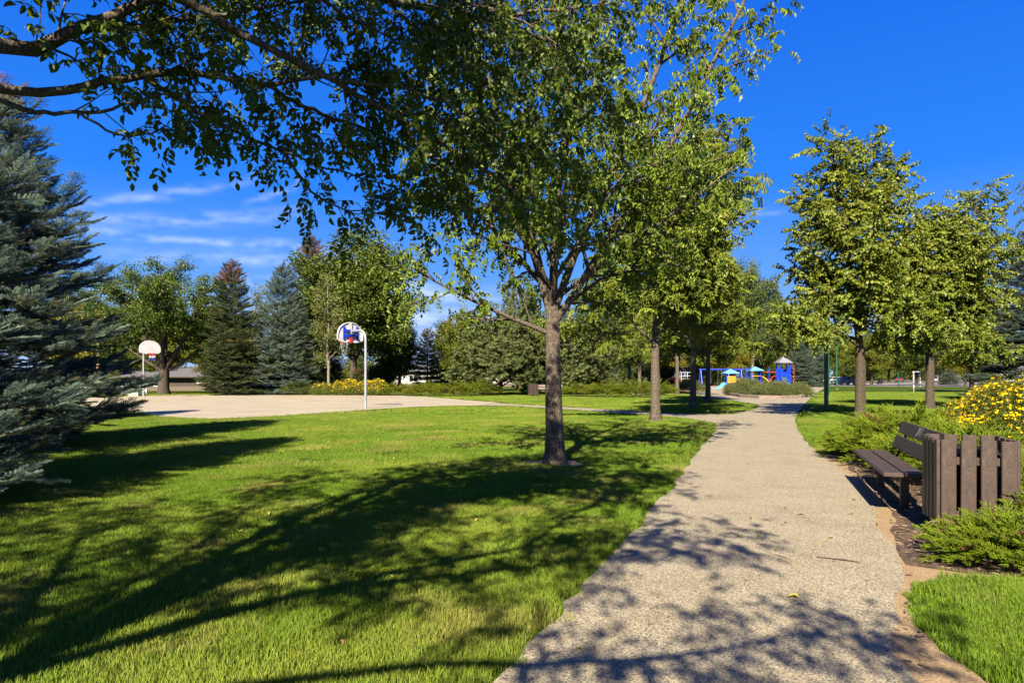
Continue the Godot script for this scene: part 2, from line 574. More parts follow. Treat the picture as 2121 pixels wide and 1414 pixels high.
func needles(b: MB, p0: Vector3, p1: Vector3, n: int, ln: float, wd: float, fwd := 0.7, c0 := Color(1, 1, 1), jit := 0.2) -> void:
	var d := (p1 - p0).normalized()
	var u := d.cross(Vector3.UP)
	if u.length() < 0.05:
		u = d.cross(Vector3.RIGHT)
	u = u.normalized()
	var w := d.cross(u)
	for i in n:
		var t := (i + rf(0, 0.9)) / n
		var a := i * 2.4 + rf(-0.4, 0.4)
		var q := u * cos(a) + w * sin(a)
		var p := p0.lerp(p1, t)
		var e := (q + d * fwd + Vector3(0, 0.12, 0)).normalized()
		var s := e.cross(d).normalized() * wd * 0.5
		var k := rf(1.0 - jit, 1.0 + jit)
		b.col = Color(c0.r * k, c0.g * k, c0.b * k)
		b.tri(p - s, p + s, p + e * ln * rf(0.8, 1.15))

func spruce_spray(per_m: float, ln: float, wd: float) -> ArrayMesh:
	var b := MB.new()
	b.colored = true
	b.col = Color(0.5, 0.33, 0.25)
	var tip := Vector3(0.36, 0.02, 0)
	b.tube(PackedVector3Array([Vector3.ZERO, tip * 0.5 - Vector3(0, 0.012, 0), tip]), PackedFloat32Array([0.004, 0.003, 0.002]), 3)
	needles(b, Vector3.ZERO, tip, int(0.36 * per_m), ln, wd)
	for i in 6:
		var t := 0.12 + 0.13 * i
		for s in [-1.0, 1.0]:
			if rf() < 0.12:
				continue
			var p := tip * (t + rf(-0.03, 0.03))
			var l2 := rf(0.1, 0.19) * (1.15 - t * 0.75)
			var q := p + Vector3(0.72, rf(-0.12, 0.1), s * 0.72) * l2
			b.col = Color(0.5, 0.33, 0.25)
			b.tube(PackedVector3Array([p, q]), PackedFloat32Array([0.0025, 0.0015]), 3)
			needles(b, p, q, int(l2 * per_m), ln, wd)
			needles(b, p.lerp(q, 0.75), q + (q - p) * 0.1, int(l2 * per_m * 0.3), ln * 0.9, wd, 1.0, Color(1.25, 1.3, 1.25))
	return b.mesh(true)

func pine_tuft() -> ArrayMesh:
	var b := MB.new()
	b.colored = true
	for k in 3:
		var d := Vector3(1, rf(-0.1, 0.5), rf(-0.7, 0.7)).normalized()
		if k == 0:
			d = Vector3(1, 0.25, 0)
		var l := rf(0.16, 0.26)
		b.col = Color(0.9, 0.6, 0.35)
		b.tube(PackedVector3Array([Vector3.ZERO, d * l]), PackedFloat32Array([0.006, 0.003]), 3)
		needles(b, d * l * 0.25, d * l, 90, 0.085, 0.006, 0.9, Color(1, 1, 1), 0.3)
	return b.mesh(true)

# a feather of juniper: arching stem with short side feathers
func juniper_plume(sides := 9) -> ArrayMesh:
	var b := MB.new()
	b.colored = true
	var p := Vector3.ZERO
	var d := Vector3(1, 0.5, 0).normalized()
	var st := 0.42 / sides
	for i in sides:
		var q := p + d * st
		var t := float(i) / sides
		b.col = Color(0.45, 0.3, 0.2)
		b.tube(PackedVector3Array([p, q]), PackedFloat32Array([0.0035, 0.003]), 3)
		needles(b, p, q, 12, 0.016, 0.007, 1.2, Color(0.95, 1, 0.9), 0.25)
		for s in [-1.0, 1.0]:
			var dir: Vector3 = (d * 0.9 + Vector3(rf(-0.1, 0.1), rf(-0.2, 0.4), s * rf(0.5, 0.85))).normalized()
			var l := (0.15 - 0.09 * t) * rf(0.7, 1.15)
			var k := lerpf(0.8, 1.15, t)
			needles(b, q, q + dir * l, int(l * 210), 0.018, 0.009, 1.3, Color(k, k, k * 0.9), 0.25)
			for m in 3:
				var o: Vector3 = q + dir * l * (0.3 + 0.25 * m)
				var dd: Vector3 = (dir + Vector3(0, rf(-0.3, 0.5), 0) + d.cross(dir) * rf(-0.6, 0.6) + d * 0.3).normalized()
				needles(b, o, o + dd * 0.05, 11, 0.015, 0.009, 1.4, Color(k * 1.1, k * 1.1, k * 0.9), 0.25)
		p = q
		d = (d - Vector3(0, 0.075, 0) + rv() * 0.05).normalized()
	needles(b, p, p + d * 0.07, 22, 0.018, 0.009, 1.4, Color(1.2, 1.2, 1.0), 0.2)
	return b.mesh(true)

func flower_head() -> ArrayMesh:
	var b := MB.new()
	b.colored = true
	for f in 5:
		var o := Vector3(rf(-0.05, 0.05), rf(-0.025, 0.025), rf(-0.05, 0.05))
		var nrm := (Vector3.UP + rv() * 0.6).normalized()
		var u := nrm.cross(Vector3(0.3, 0.2, 1)).normalized()
		var w := nrm.cross(u)
		for i in 5:
			var a := TAU * i / 5.0
			var d := u * cos(a) + w * sin(a)
			var k := rf(0.85, 1.1)
			b.col = Color(k, k * rf(0.85, 1.0), k)
			leaflet(b, o + d * 0.004, d + nrm * 0.25, nrm, 0.026, 0.022, 0.2, 0.1, false)
	return b.mesh(true)

# a piece of turf: blades of grass in a square of side s
func turf(n: int, s: float, h: float, wd: float, tris3 := true) -> ArrayMesh:
	var b := MB.new()
	b.colored = true
	for i in n:
		var p := Vector3(rf(-s, s) / 2, 0, rf(-s, s) / 2)
		var hh := h * rf(0.55, 1.2)
		var a := rf(0, TAU)
		var lean := Vector3(cos(a), 0, sin(a)) * rf(0.1, 0.75) * hh
		var side := Vector3(-sin(a + rf(-1, 1)), 0, cos(a + rf(-1, 1))).normalized() * wd * rf(0.7, 1.2) * 0.5
		var k := rf(0.72, 1.25)
		b.col = Color(k * rf(0.85, 1.2), k, k * rf(0.7, 1.2))
		if rf() < 0.06:
			b.col = Color(1.7, 1.15, 1.6)
		var m := p + lean * 0.35 + Vector3(0, hh * 0.6, 0)
		var t := p + lean + Vector3(0, hh * 0.95, 0)
		if tris3:
			b.quad(p - side, m - side * 0.8, m + side * 0.8, p + side)
			b.tri(m - side * 0.8, t, m + side * 0.8)
		else:
			b.tri(p - side, t, p + side)
	return b.mesh(true)

func make_leaves() -> void:
	rng.seed = 101
	L.ash_fine = [ash_leaf(true, 3, 1.2), ash_leaf(true, 3, 1.7), ash_leaf(true, 2, 1.0)]
	L.ash_mid = [ash_leaf(false, 3, 1.2), ash_leaf(false, 3, 1.7)]
	L.ash_far = ash_spray(5)
	L.linden = broad_spray(16, 0.1, 0.42)
	L.elm = clump(26, 0.42, 0.15, 0.6)
	L.far = clump(26, 0.55, 0.2, 0.7)
	L.willow = broad_spray(18, 0.11, 0.45, 0.18)
	L.spruce_near = spruce_spray(520.0, 0.024, 0.0042)
	L.spruce = spruce_spray(300.0, 0.028, 0.0065)
	L.spruce_far = spruce_spray(110.0, 0.034, 0.012)
	L.pine = pine_tuft()
	L.juniper = [juniper_plume(), juniper_plume(), juniper_plume(8)]
	L.leafy = clump(30, 0.13, 0.034, 0.45)
	L.flower = flower_head()
	L.turf = [turf(620, 0.36, 0.045, 0.004), turf(620, 0.36, 0.042, 0.004), turf(600, 0.36, 0.05, 0.0042), turf(580, 0.36, 0.04, 0.0042)]
	L.turf_mid = [turf(760, 0.7, 0.048, 0.0075, false), turf(760, 0.7, 0.045, 0.0075, false)]
	L.turf_far = [turf(600, 1.4, 0.06, 0.018, false), turf(600, 1.4, 0.065, 0.018, false)]
	L.tuft = [turf(26, 0.07, 0.06, 0.0042), turf(20, 0.06, 0.075, 0.0042)]

# ---------------------------------------------------------------- trees
# a limb from p along d; S holds the habit of the kind. Leaf places go to out.
func limb(w: MB, out: Copies, p: Vector3, d: Vector3, ln: float, r: float, lv: int, S: Dictionary) -> void:
	var last: int = S.levels
	var steps := maxi(3, int(ln / S.seg[lv]))
	var sl := ln / steps
	var pts := PackedVector3Array()
	var rad := PackedFloat32Array()
	var spin := rf(0, TAU)
	var left := 0.0
	var start: float = S.start[lv]
	var wander: float = S.wander[lv]
	var trop: float = S.trop[lv]
	var tip_r: float = maxf(r * 0.3, 0.0025)
	for i in steps + 1:
		var t := float(i) / steps
		pts.append(p)
		rad.append(lerpf(r, tip_r, t))
		if lv < last and t >= start and i > 0:
			left += sl * S.per_m[lv]
			while left >= 1.0:
				left -= 1.0
				spin += 2.4 + rf(-0.5, 0.5)
				var ang: float = S.angle[lv] * rf(0.75, 1.25)
				var u := d.cross(Vector3.UP if absf(d.y) < 0.95 else Vector3.RIGHT).normalized()
				var q := u * cos(spin) + d.cross(u) * sin(spin)
				var cd := (d * cos(ang) + q * sin(ang)).normalized()
				cd.y = maxf(cd.y, S.floor[lv])
				var cl: float = S.len[lv] * rf(0.6, 1.15)
				if S.has("shape"):
					cl *= S.shape.sample_baked(t)
				else:
					cl *= 1.0 - 0.55 * t
				limb(w, out, p + rv() * 0.01, cd, cl, minf(lerpf(r, tip_r, t) * 0.62, cl * 0.02 + 0.002), lv + 1, S)
		if lv >= last - 1 + S.get("bare", 0) and i > 0 and t > S.leaf_from[lv]:
			var nl: int = int(sl * S.leaf_m[lv] + rf())
			for k in nl:
				put_leaf(out, p - d * sl * rf(), d, S)
		d = (d + rv() * wander + Vector3.UP * trop * sl).normalized()
		p += d * sl
	w.tube(pts, rad, 7 if lv == 0 else (4 if lv == 1 else 3))
	if lv == last:
		put_leaf(out, p, d, S)

func put_leaf(out: Copies, p: Vector3, d: Vector3, S: Dictionary) -> void:
	var q := (d * 0.6 + rv() * 0.9).normalized()
	q.y = clampf(q.y - S.droop, -0.9, 0.6)
	var s: float = S.leaf_size * rf(0.75, 1.25)
	var base: Color = S.color
	var other: Color = S.color2
	var nn := patchy.get_noise_3dv(p * 1.3) * 0.9 + 0.35 + rf(-0.25, 0.25)
	var k := rf(0.7, 1.3)
	var c := base.lerp(other, clampf(nn, 0, 1))
	out.add(p, q, Vector3.UP + rv() * 0.35, s, Color(c.r * k, c.g * k, c.b * k))

func curve(vals: Array) -> Curve:
	var c := Curve.new()
	c.max_value = 3.0
	for i in vals.size():
		c.add_point(Vector2(float(i) / (vals.size() - 1), vals[i]))
	return c

func habit(over: Dictionary) -> Dictionary:
	var S := {
		"levels": 2, "seg": [0.35, 0.3, 0.2], "start": [0.2, 0.2, 0.0], "wander": [0.07, 0.12, 0.16], "trop": [0.05, 0.06, -0.1],
		"per_m": [2.6, 4.5, 0.0], "angle": [0.85, 0.8, 0.6], "len": [2.0, 0.6, 0.0], "floor": [-0.3, -0.4, -0.8], "leaf_m": [0.0, 2.0, 11.0], "leaf_from": [0.0, 0.4, 0.1],
		"leaf_size": 1.0, "droop": 0.3, "color": Color(0.0562, 0.0863, 0.009), "color2": Color(0.1275, 0.1425, 0.012),
	}
	for k in over:
		S[k] = over[k]
	return S

# trunk with flared foot, then leaders given as [height, direction, length, radius]
func trunk_mesh(h: float, r: float, r1: float, lean := Vector3.ZERO, sides := 12) -> MB:
	var w := MB.new()
	var pts := PackedVector3Array()
	var rad := PackedFloat32Array()
	var steps := maxi(8, int(h / 0.25))
	for i in steps + 1:
		var t := float(i) / steps
		var y := h * t
		pts.append(Vector3(patchy.get_noise_2d(y * 18.0, r * 900) * 0.05 * t, y - 0.06 * (1 - t), patchy.get_noise_2d(y * 18.0 + 99, r * 900) * 0.05 * t) + lean * t)
		rad.append(lerpf(r, r1, t) * (1.0 + 0.55 * exp(-y * 5.5)))
	w.tube(pts, rad, sides)
	# bark ridges: push the ring in and out
	for i in w.v.size():
		var k := i % sides
		var ctr := pts[i / sides]
		var f := 1.0 + 0.07 * sin(k * 2.6 + w.v[i].y * 1.3) + 0.05 * patchy.get_noise_3dv(w.v[i] * 60.0)
		w.v[i] = ctr + (w.v[i] - ctr) * f
	return w

# conifer: whorls of branches with sprays
func spruce_tree(h: float, r: float, y0: float, S: Dictionary) -> Array:
	var w := MB.new()
	w.tube(PackedVector3Array([Vector3(0, -0.05, 0), Vector3(0, h * 0.5, 0), Vector3(0, h, 0)]), PackedFloat32Array([0.018 * h, 0.011 * h, 0.008]), 8)
	var out := Copies.new()
	var y := y0
	var k: float = S.spray
	var az := 0.0
	while y < h - 0.1:
		var f := 1.0 - y / h
		var reach := r * pow(f, S.get("taper", 0.8)) * (0.82 + 0.18 * minf(1.0, y / (0.12 * h) + 0.3))
		var nb := int(S.get("whorl", 6) * (0.6 + 0.5 * f)) + 1
		for i in nb:
			az += TAU / nb + rf(-0.25, 0.25)
			var ll := (reach + 0.12) * rf(0.72, 1.12)
			var dir := Vector3(cos(az), 0, sin(az))
			var rise := lerpf(S.get("rise0", -0.12), 0.75, pow(1.0 - f, 1.6)) + rf(-0.1, 0.1)
			var sag := -0.05 * f
			var base := Vector3(0, y + rf(-0.1, 0.1), 0)
			var pts := PackedVector3Array()
			var rad := PackedFloat32Array()
			var ns := maxi(3, int(ll / 0.3))
			for j in ns + 1:
				var s := ll * j / ns
				pts.append(base + dir * s + Vector3(0, rise * s + sag * s * s * 0.6 + 0.1 * pow(s / maxf(ll, 0.5), 3) * ll, 0))
				rad.append(lerpf(0.012 + 0.006 * ll, 0.003, float(j) / ns))
			w.tube(pts, rad, 3)
			var s := ll * 0.12 + 0.05
			var sd := 1.0
			while s < ll:
				var e := s / ll * ns
				var e0 := mini(int(e), ns - 1)
				var p := pts[e0].lerp(pts[e0 + 1], e - e0)
				var bd := (pts[e0 + 1] - pts[e0]).normalized()
				var side := bd.cross(Vector3.UP).normalized() * sd
				var dd := (bd * 0.7 + side * rf(0.5, 1.1) + Vector3(0, rf(-0.2, 0.3), 0)).normalized()
				var sl := minf(0.5 * (ll - s) + 0.18 * k, 0.8)
				var q := 0.0
				while q < sl:
					spray_at(out, p + dd * q, (dd + bd * 0.3 * q + rv() * 0.3 + Vector3(0, 0.12, 0)), k, S, y / h)
					q += 0.26 * k
				sd = -sd
				s += 0.105 * k * S.get("gap", 1.0)
			spray_at(out, pts[ns] - (pts[ns] - pts[ns - 1]).normalized() * 0.15, pts[ns] - pts[ns - 1] + Vector3(0, 0.08, 0), k, S, y / h)
		y += S.get("step", 0.3) * rf(0.8, 1.2) * lerpf(1.0, 0.75, 1.0 - f)
	for i in 5:
		spray_at(out, Vector3(0, h - 0.12 * i, 0), Vector3(rf(-0.4, 0.4), 1, rf(-0.4, 0.4)), k * 0.8, S, 1.0)
	return [w, out]

func spray_at(out: Copies, p: Vector3, d: Vector3, k: float, S: Dictionary, t: float) -> void:
	var c: Color = S.color
	var f := rf(0.6, 1.35)
	if S.has("cones") and t > S.cones and rf() < 0.75:
		c = c.lerp(Color(0.15, 0.064, 0.022), rf(0.3, 1.0))
	elif rf() < 0.12:
		c = c.lerp(Color(0.09, 0.082, 0.022), 0.6)
	out.add(p, d, Vector3.UP + rv() * 0.3, k * rf(0.85, 1.2), Color(c.r * f, c.g * f, c.b * f))

# puts a finished tree (wood, leaves) in the scene
func plant(nm: String, label: String, cat: String, group: String, wood: Mesh, leaf: MultiMesh, bark_m: Material, leaf_m: Material, at: Vector3, turn := 0.0, s := Vector3.ONE, trunk := "trunk") -> Node3D:
	var t := thing(nm, label, cat, at, turn, group)
	t.scale = s
	part(trunk, wood, bark_m, t)
	scatter("crown", leaf, leaf_m, t)
	return t

# broad-leaved tree from a habit: straight trunk with branches all the way (leader) or a fork
func broad_tree(S: Dictionary) -> Array:
	var w := trunk_mesh(S.trunk_h, S.trunk_r, S.trunk_r1, S.get("lean", Vector3.ZERO), 9)
	var out := Copies.new()
	for l in S.leaders:
		limb(w, out, Vector3(0, l[0], 0) + S.get("lean", Vector3.ZERO) * (l[0] / S.trunk_h), l[1].normalized(), l[2], l[3], 0, S)
	return [w, out]

# ---------------------------------------------------------------- ground shapes
var PATH := PackedVector2Array()
var COURT := PackedVector2Array()
var BED := PackedVector2Array()
var SAND := PackedVector2Array()
var EARTH := PackedVector2Array()
var ROAD := PackedVector2Array()
var RINGS := []

# smooth closed outline through points with small ragged steps along it
func outline(p: Array, step: float, ragged: float, corners := []) -> PackedVector2Array:
	var out := PackedVector2Array()
	var m := p.size()
	for i in m:
		var p0: Vector2 = p[(i + m - 1) % m]
		var p1: Vector2 = p[i]
		var p2: Vector2 = p[(i + 1) % m]
		var p3: Vector2 = p[(i + 2) % m]
		if i in corners:
			p0 = p1
		if (i + 1) % m in corners:
			p3 = p2
		var ns := clampi(int(p1.distance_to(p2) / step), 1, 120)
		for k in ns:
			var q := p1.cubic_interpolate(p2, p0, p3, float(k) / ns)
			var j := Vector2(patchy.get_noise_2d(q.x * 55, q.y * 55), patchy.get_noise_2d(q.x * 55 + 500, q.y * 55)) * ragged * 2.0
			out.append(q + j + Vector2(rf(-1, 1), rf(-1, 1)) * ragged * 0.35)
	return out

func sheet(o: PackedVector2Array, y: float, uvs: float, uv2s: float) -> ArrayMesh:
	var b := MB.new()
	var tr := Geometry2D.triangulate_polygon(o)
	for p in o:
		b.v.append(Vector3(p.x, y, p.y))
		b.n.append(Vector3.UP)
		b.uv.append(p / uvs)
		b.uv2.append(p / uv2s)
	for i in range(0, tr.size(), 3):
		var a := o[tr[i]]
		var c := o[tr[i + 1]]
		var d := o[tr[i + 2]]
		if (c - a).cross(d - a) < 0:
			b.ix.append(tr[i]); b.ix.append(tr[i + 2]); b.ix.append(tr[i + 1])
		else:
			b.ix.append(tr[i]); b.ix.append(tr[i + 1]); b.ix.append(tr[i + 2])
	return b.mesh()

func paved(p: Vector2) -> bool:
	for r in RINGS:
		if p.distance_squared_to(r) < 0.1 + 0.12 * patchy.get_noise_2d(p.x * 200, p.y * 200) + 0.1:
			return true
	for o in [PATH, COURT, BED, SAND, EARTH, ROAD]:
		if Geometry2D.is_point_in_polygon(p, o):
			return true
	return false

func edge_distance(p: Vector2, o: PackedVector2Array) -> float:
	var best := 1e9
	for i in o.size():
		var q := Geometry2D.get_closest_point_to_segment(p, o[i], o[(i + 1) % o.size()])
		best = minf(best, p.distance_squared_to(q))
	return sqrt(best)

func build_ground() -> void:
	rng.seed = 7
	PATH = outline([Vector2(-0.75, -1.2), Vector2(-0.42, -2.2), Vector2(-0.09, -3.23), Vector2(0.19, -3.94), Vector2(0.7, -5.26), Vector2(1.3, -6.83), Vector2(2.24, -9.32), Vector2(3.33, -12.43), Vector2(4.64, -16.02), Vector2(6.1, -20.3),
		Vector2(6.2, -22.3), Vector2(5.7, -24.6), Vector2(3.76, -28.09), Vector2(1.75, -31.07), Vector2(-0.01, -33.4), Vector2(-1.6, -34.4), Vector2(-1.0, -37.2), Vector2(0.49, -35.35), Vector2(4.04, -30.15), Vector2(6.39, -26.63), Vector2(8.21, -25.95),
		Vector2(10.6, -30.0), Vector2(12.55, -34.75), Vector2(13.12, -38.68), Vector2(13.69, -46.6), Vector2(15.2, -56.95), Vector2(18.5, -66), Vector2(28, -72), Vector2(38.5, -91), Vector2(42, -93), Vector2(40.32, -88), Vector2(26.08, -58.58), Vector2(14.61, -34.17), Vector2(9.91, -23.84),
		Vector2(7.24, -17.09), Vector2(6.04, -13.67), Vector2(5.46, -11.72), Vector2(4.91, -10.0), Vector2(4.29, -8.2), Vector2(3.55, -6.61), Vector2(2.92, -5.1), Vector2(2.42, -4.3), Vector2(2.12, -3.73), Vector2(1.9, -3.23), Vector2(1.55, -2.2), Vector2(1.2, -1.2)], 0.22, 0.035, [0, 19, 20, 45])
	COURT = outline([Vector2(-30.0, -37), Vector2(-29.5, -45.5), Vector2(-27.16, -52.2), Vector2(-21.97, -55.41), Vector2(-14.52, -56.5), Vector2(-7.63, -51.26), Vector2(-3.04, -42.71), Vector2(-0.6, -37.2), Vector2(-1.2, -34.6), Vector2(-2.43, -34.17), Vector2(-4.84, -32.54), Vector2(-6.2, -30.2), Vector2(-8.35, -25.63), Vector2(-9.56, -24.12), Vector2(-10.51, -23.57), Vector2(-12.92, -25.0), Vector2(-17.6, -30.15), Vector2(-24, -34)], 0.4, 0.03)
	SAND = outline([Vector2(22, -92), Vector2(17.0, -68), Vector2(18.5, -65.2), Vector2(24.9, -67.0), Vector2(29.22, -71.5), Vector2(36.5, -89.5), Vector2(44, -106), Vector2(27, -106)], 0.8, 0.05)
	BED = outline([Vector2(3.35, -5.05), Vector2(3.1, -5.5), Vector2(3.75, -6.7), Vector2(4.42, -8.2), Vector2(4.95, -9.7), Vector2(5.5, -11.3), Vector2(6.3, -12.8), Vector2(7.6, -14.0), Vector2(9.5, -14.4), Vector2(12.5, -13), Vector2(13, -9), Vector2(9, -5.5), Vector2(5.5, -4.9)], 0.25, 0.05)
	EARTH = outline([Vector2(1.45, -2.0), Vector2(1.8, -3.0), Vector2(2.08, -3.7), Vector2(2.3, -4.2), Vector2(2.8, -5.0), Vector2(3.5, -6.5), Vector2(4.2, -8.1), Vector2(4.85, -9.9), Vector2(5.4, -11.6), Vector2(5.8, -12.6), Vector2(5.95, -12.4), Vector2(5.55, -11.2), Vector2(5.1, -9.6), Vector2(4.75, -8.0), Vector2(4.2, -6.2), Vector2(4.4, -5.0), Vector2(3.5, -4.95), Vector2(2.85, -4.75), Vector2(2.42, -4.15), Vector2(2.32, -3.6), Vector2(2.2, -3.0), Vector2(1.9, -2.0)], 0.12, 0.04)
	ROAD = outline([Vector2(20, -112), Vector2(45, -104), Vector2(70, -96), Vector2(95, -100), Vector2(118, -135), Vector2(170, -240), Vector2(245, -340), Vector2(225, -350), Vector2(110, -215), Vector2(88, -150), Vector2(60, -135), Vector2(20, -140)], 4.0, 0.0)
	structure("ground", sheet(PackedVector2Array([Vector2(-700, 60), Vector2(700, 60), Vector2(700, -900), Vector2(-700, -900)]), 0.0, 2.3, 13.0), M.lawn)
	structure("road", sheet(ROAD, 0.005, 3.0, 30.0), M.road)
	structure("playground_sand", sheet(SAND, 0.005, 1.6, 11.0), M.sand)
	structure("gravel_court", sheet(COURT, 0.008, 1.5, 31.0), M.court)
	structure("worn_earth", sheet(EARTH, 0.004, 0.9, 3.0), M.dirt)
	structure("mulch_bed", sheet(BED, 0.009, 1.0, 5.0), M.mulch)
	structure("path", sheet(PATH, 0.014, 0.85, 7.3), M.path)

	# bare soil round the two nearest trunks
	for r in [Vector2(0.72, -11.39), Vector2(12.32, -24.12), Vector2(4.79, -22.78)]:
		RINGS.append(r)
		var o := []
		for i in 14:
			var a := TAU * i / 14.0
			o.append(r + Vector2(cos(a), sin(a)) * rf(0.42, 0.6))
		structure("bare_soil", sheet(outline(o, 0.1, 0.03), 0.004, 0.9, 3.0), M.dirt)

func build_grass() -> void:
	rng.seed = 9
	var near := [Copies.new(), Copies.new(), Copies.new(), Copies.new()]
	var mid := [Copies.new(), Copies.new()]
	var far := [Copies.new(), Copies.new()]
	var edge := [Copies.new(), Copies.new()]
	var z := -2.6
	while z > -64.0:
		var st := 0.22 if z > -11.0 else (0.5 if z > -27.0 else 1.0)
		var half := -z * 0.8 + 1.0
		var x := -half
		while x < half:
			var p := Vector2(x + rf(-0.4, 0.4) * st, z + rf(-0.4, 0.4) * st)
			x += st
			if paved(p):
				continue
			var marg := 0.16 if st < 0.3 else (0.3 if st < 0.6 else 0.6)
			var near_edge := false
			for q in [Vector2(marg, 0), Vector2(-marg, 0), Vector2(0, marg), Vector2(0, -marg)]:
				if paved(p + q):
					near_edge = true
			var nn := patchy.get_noise_2d(p.x * 9, p.y * 9)
			var n2 := patchy.get_noise_2d(p.x * 45 + 300, p.y * 45)
			var c := Color(0.094, 0.17, 0.014).lerp(Color(0.168, 0.215, 0.03), clampf(0.32 + nn * 0.7 + n2 * 0.6, 0, 1))
			var dry := patchy.get_noise_2d(p.x * 30 + 900, p.y * 30)
			if dry > 0.22:
				c = c.lerp(Color(0.24, 0.21, 0.07), clampf((dry - 0.22) * 2.2, 0.0, 0.55))
			c = c * rf(0.84, 1.12)
			if near_edge:
				if z > -30.0:
					var cnt := 44 if st < 0.3 else 30
					for k in cnt:
						var q := p + Vector2(rf(-1, 1), rf(-1, 1)) * st * 1.05
						if not paved(q):
							edge[k % 2].add(Vector3(q.x, 0, q.y), Vector3(rf(-1, 1), 0, rf(-1, 1)), Vector3.UP, rf(0.7, 1.15), c)
				continue
			var a := rf(0, TAU)
			var set_: Array = near if st < 0.3 else (mid if st < 0.6 else far)
			set_[rng.randi() % set_.size()].add(Vector3(p.x, 0, p.y), Vector3(cos(a), 0, sin(a)), Vector3.UP, 1.0 + nn * 0.15, c)
		z -= st
	var g := Node3D.new()
	g.name = "grass"
	add_child(g)
	g.set_meta("kind", "stuff")
	g.set_meta("label", "short mown green lawn grass on both sides of the path")
	g.set_meta("category", "grass")
	for i in 4:
		scatter("blades", near[i].multi(L.turf[i]), M.grass, g)
	for i in 2:
		scatter("blades", mid[i].multi(L.turf_mid[i]), M.grass, g)
		scatter("blades", far[i].multi(L.turf_far[i]), M.grass, g)
		scatter("blades", edge[i].multi(L.tuft[i]), M.grass, g)
	print("grass ", near[0].count() * 4, " ", mid[0].count() * 2, " ", far[0].count() * 2, " ", edge[0].count() * 2)

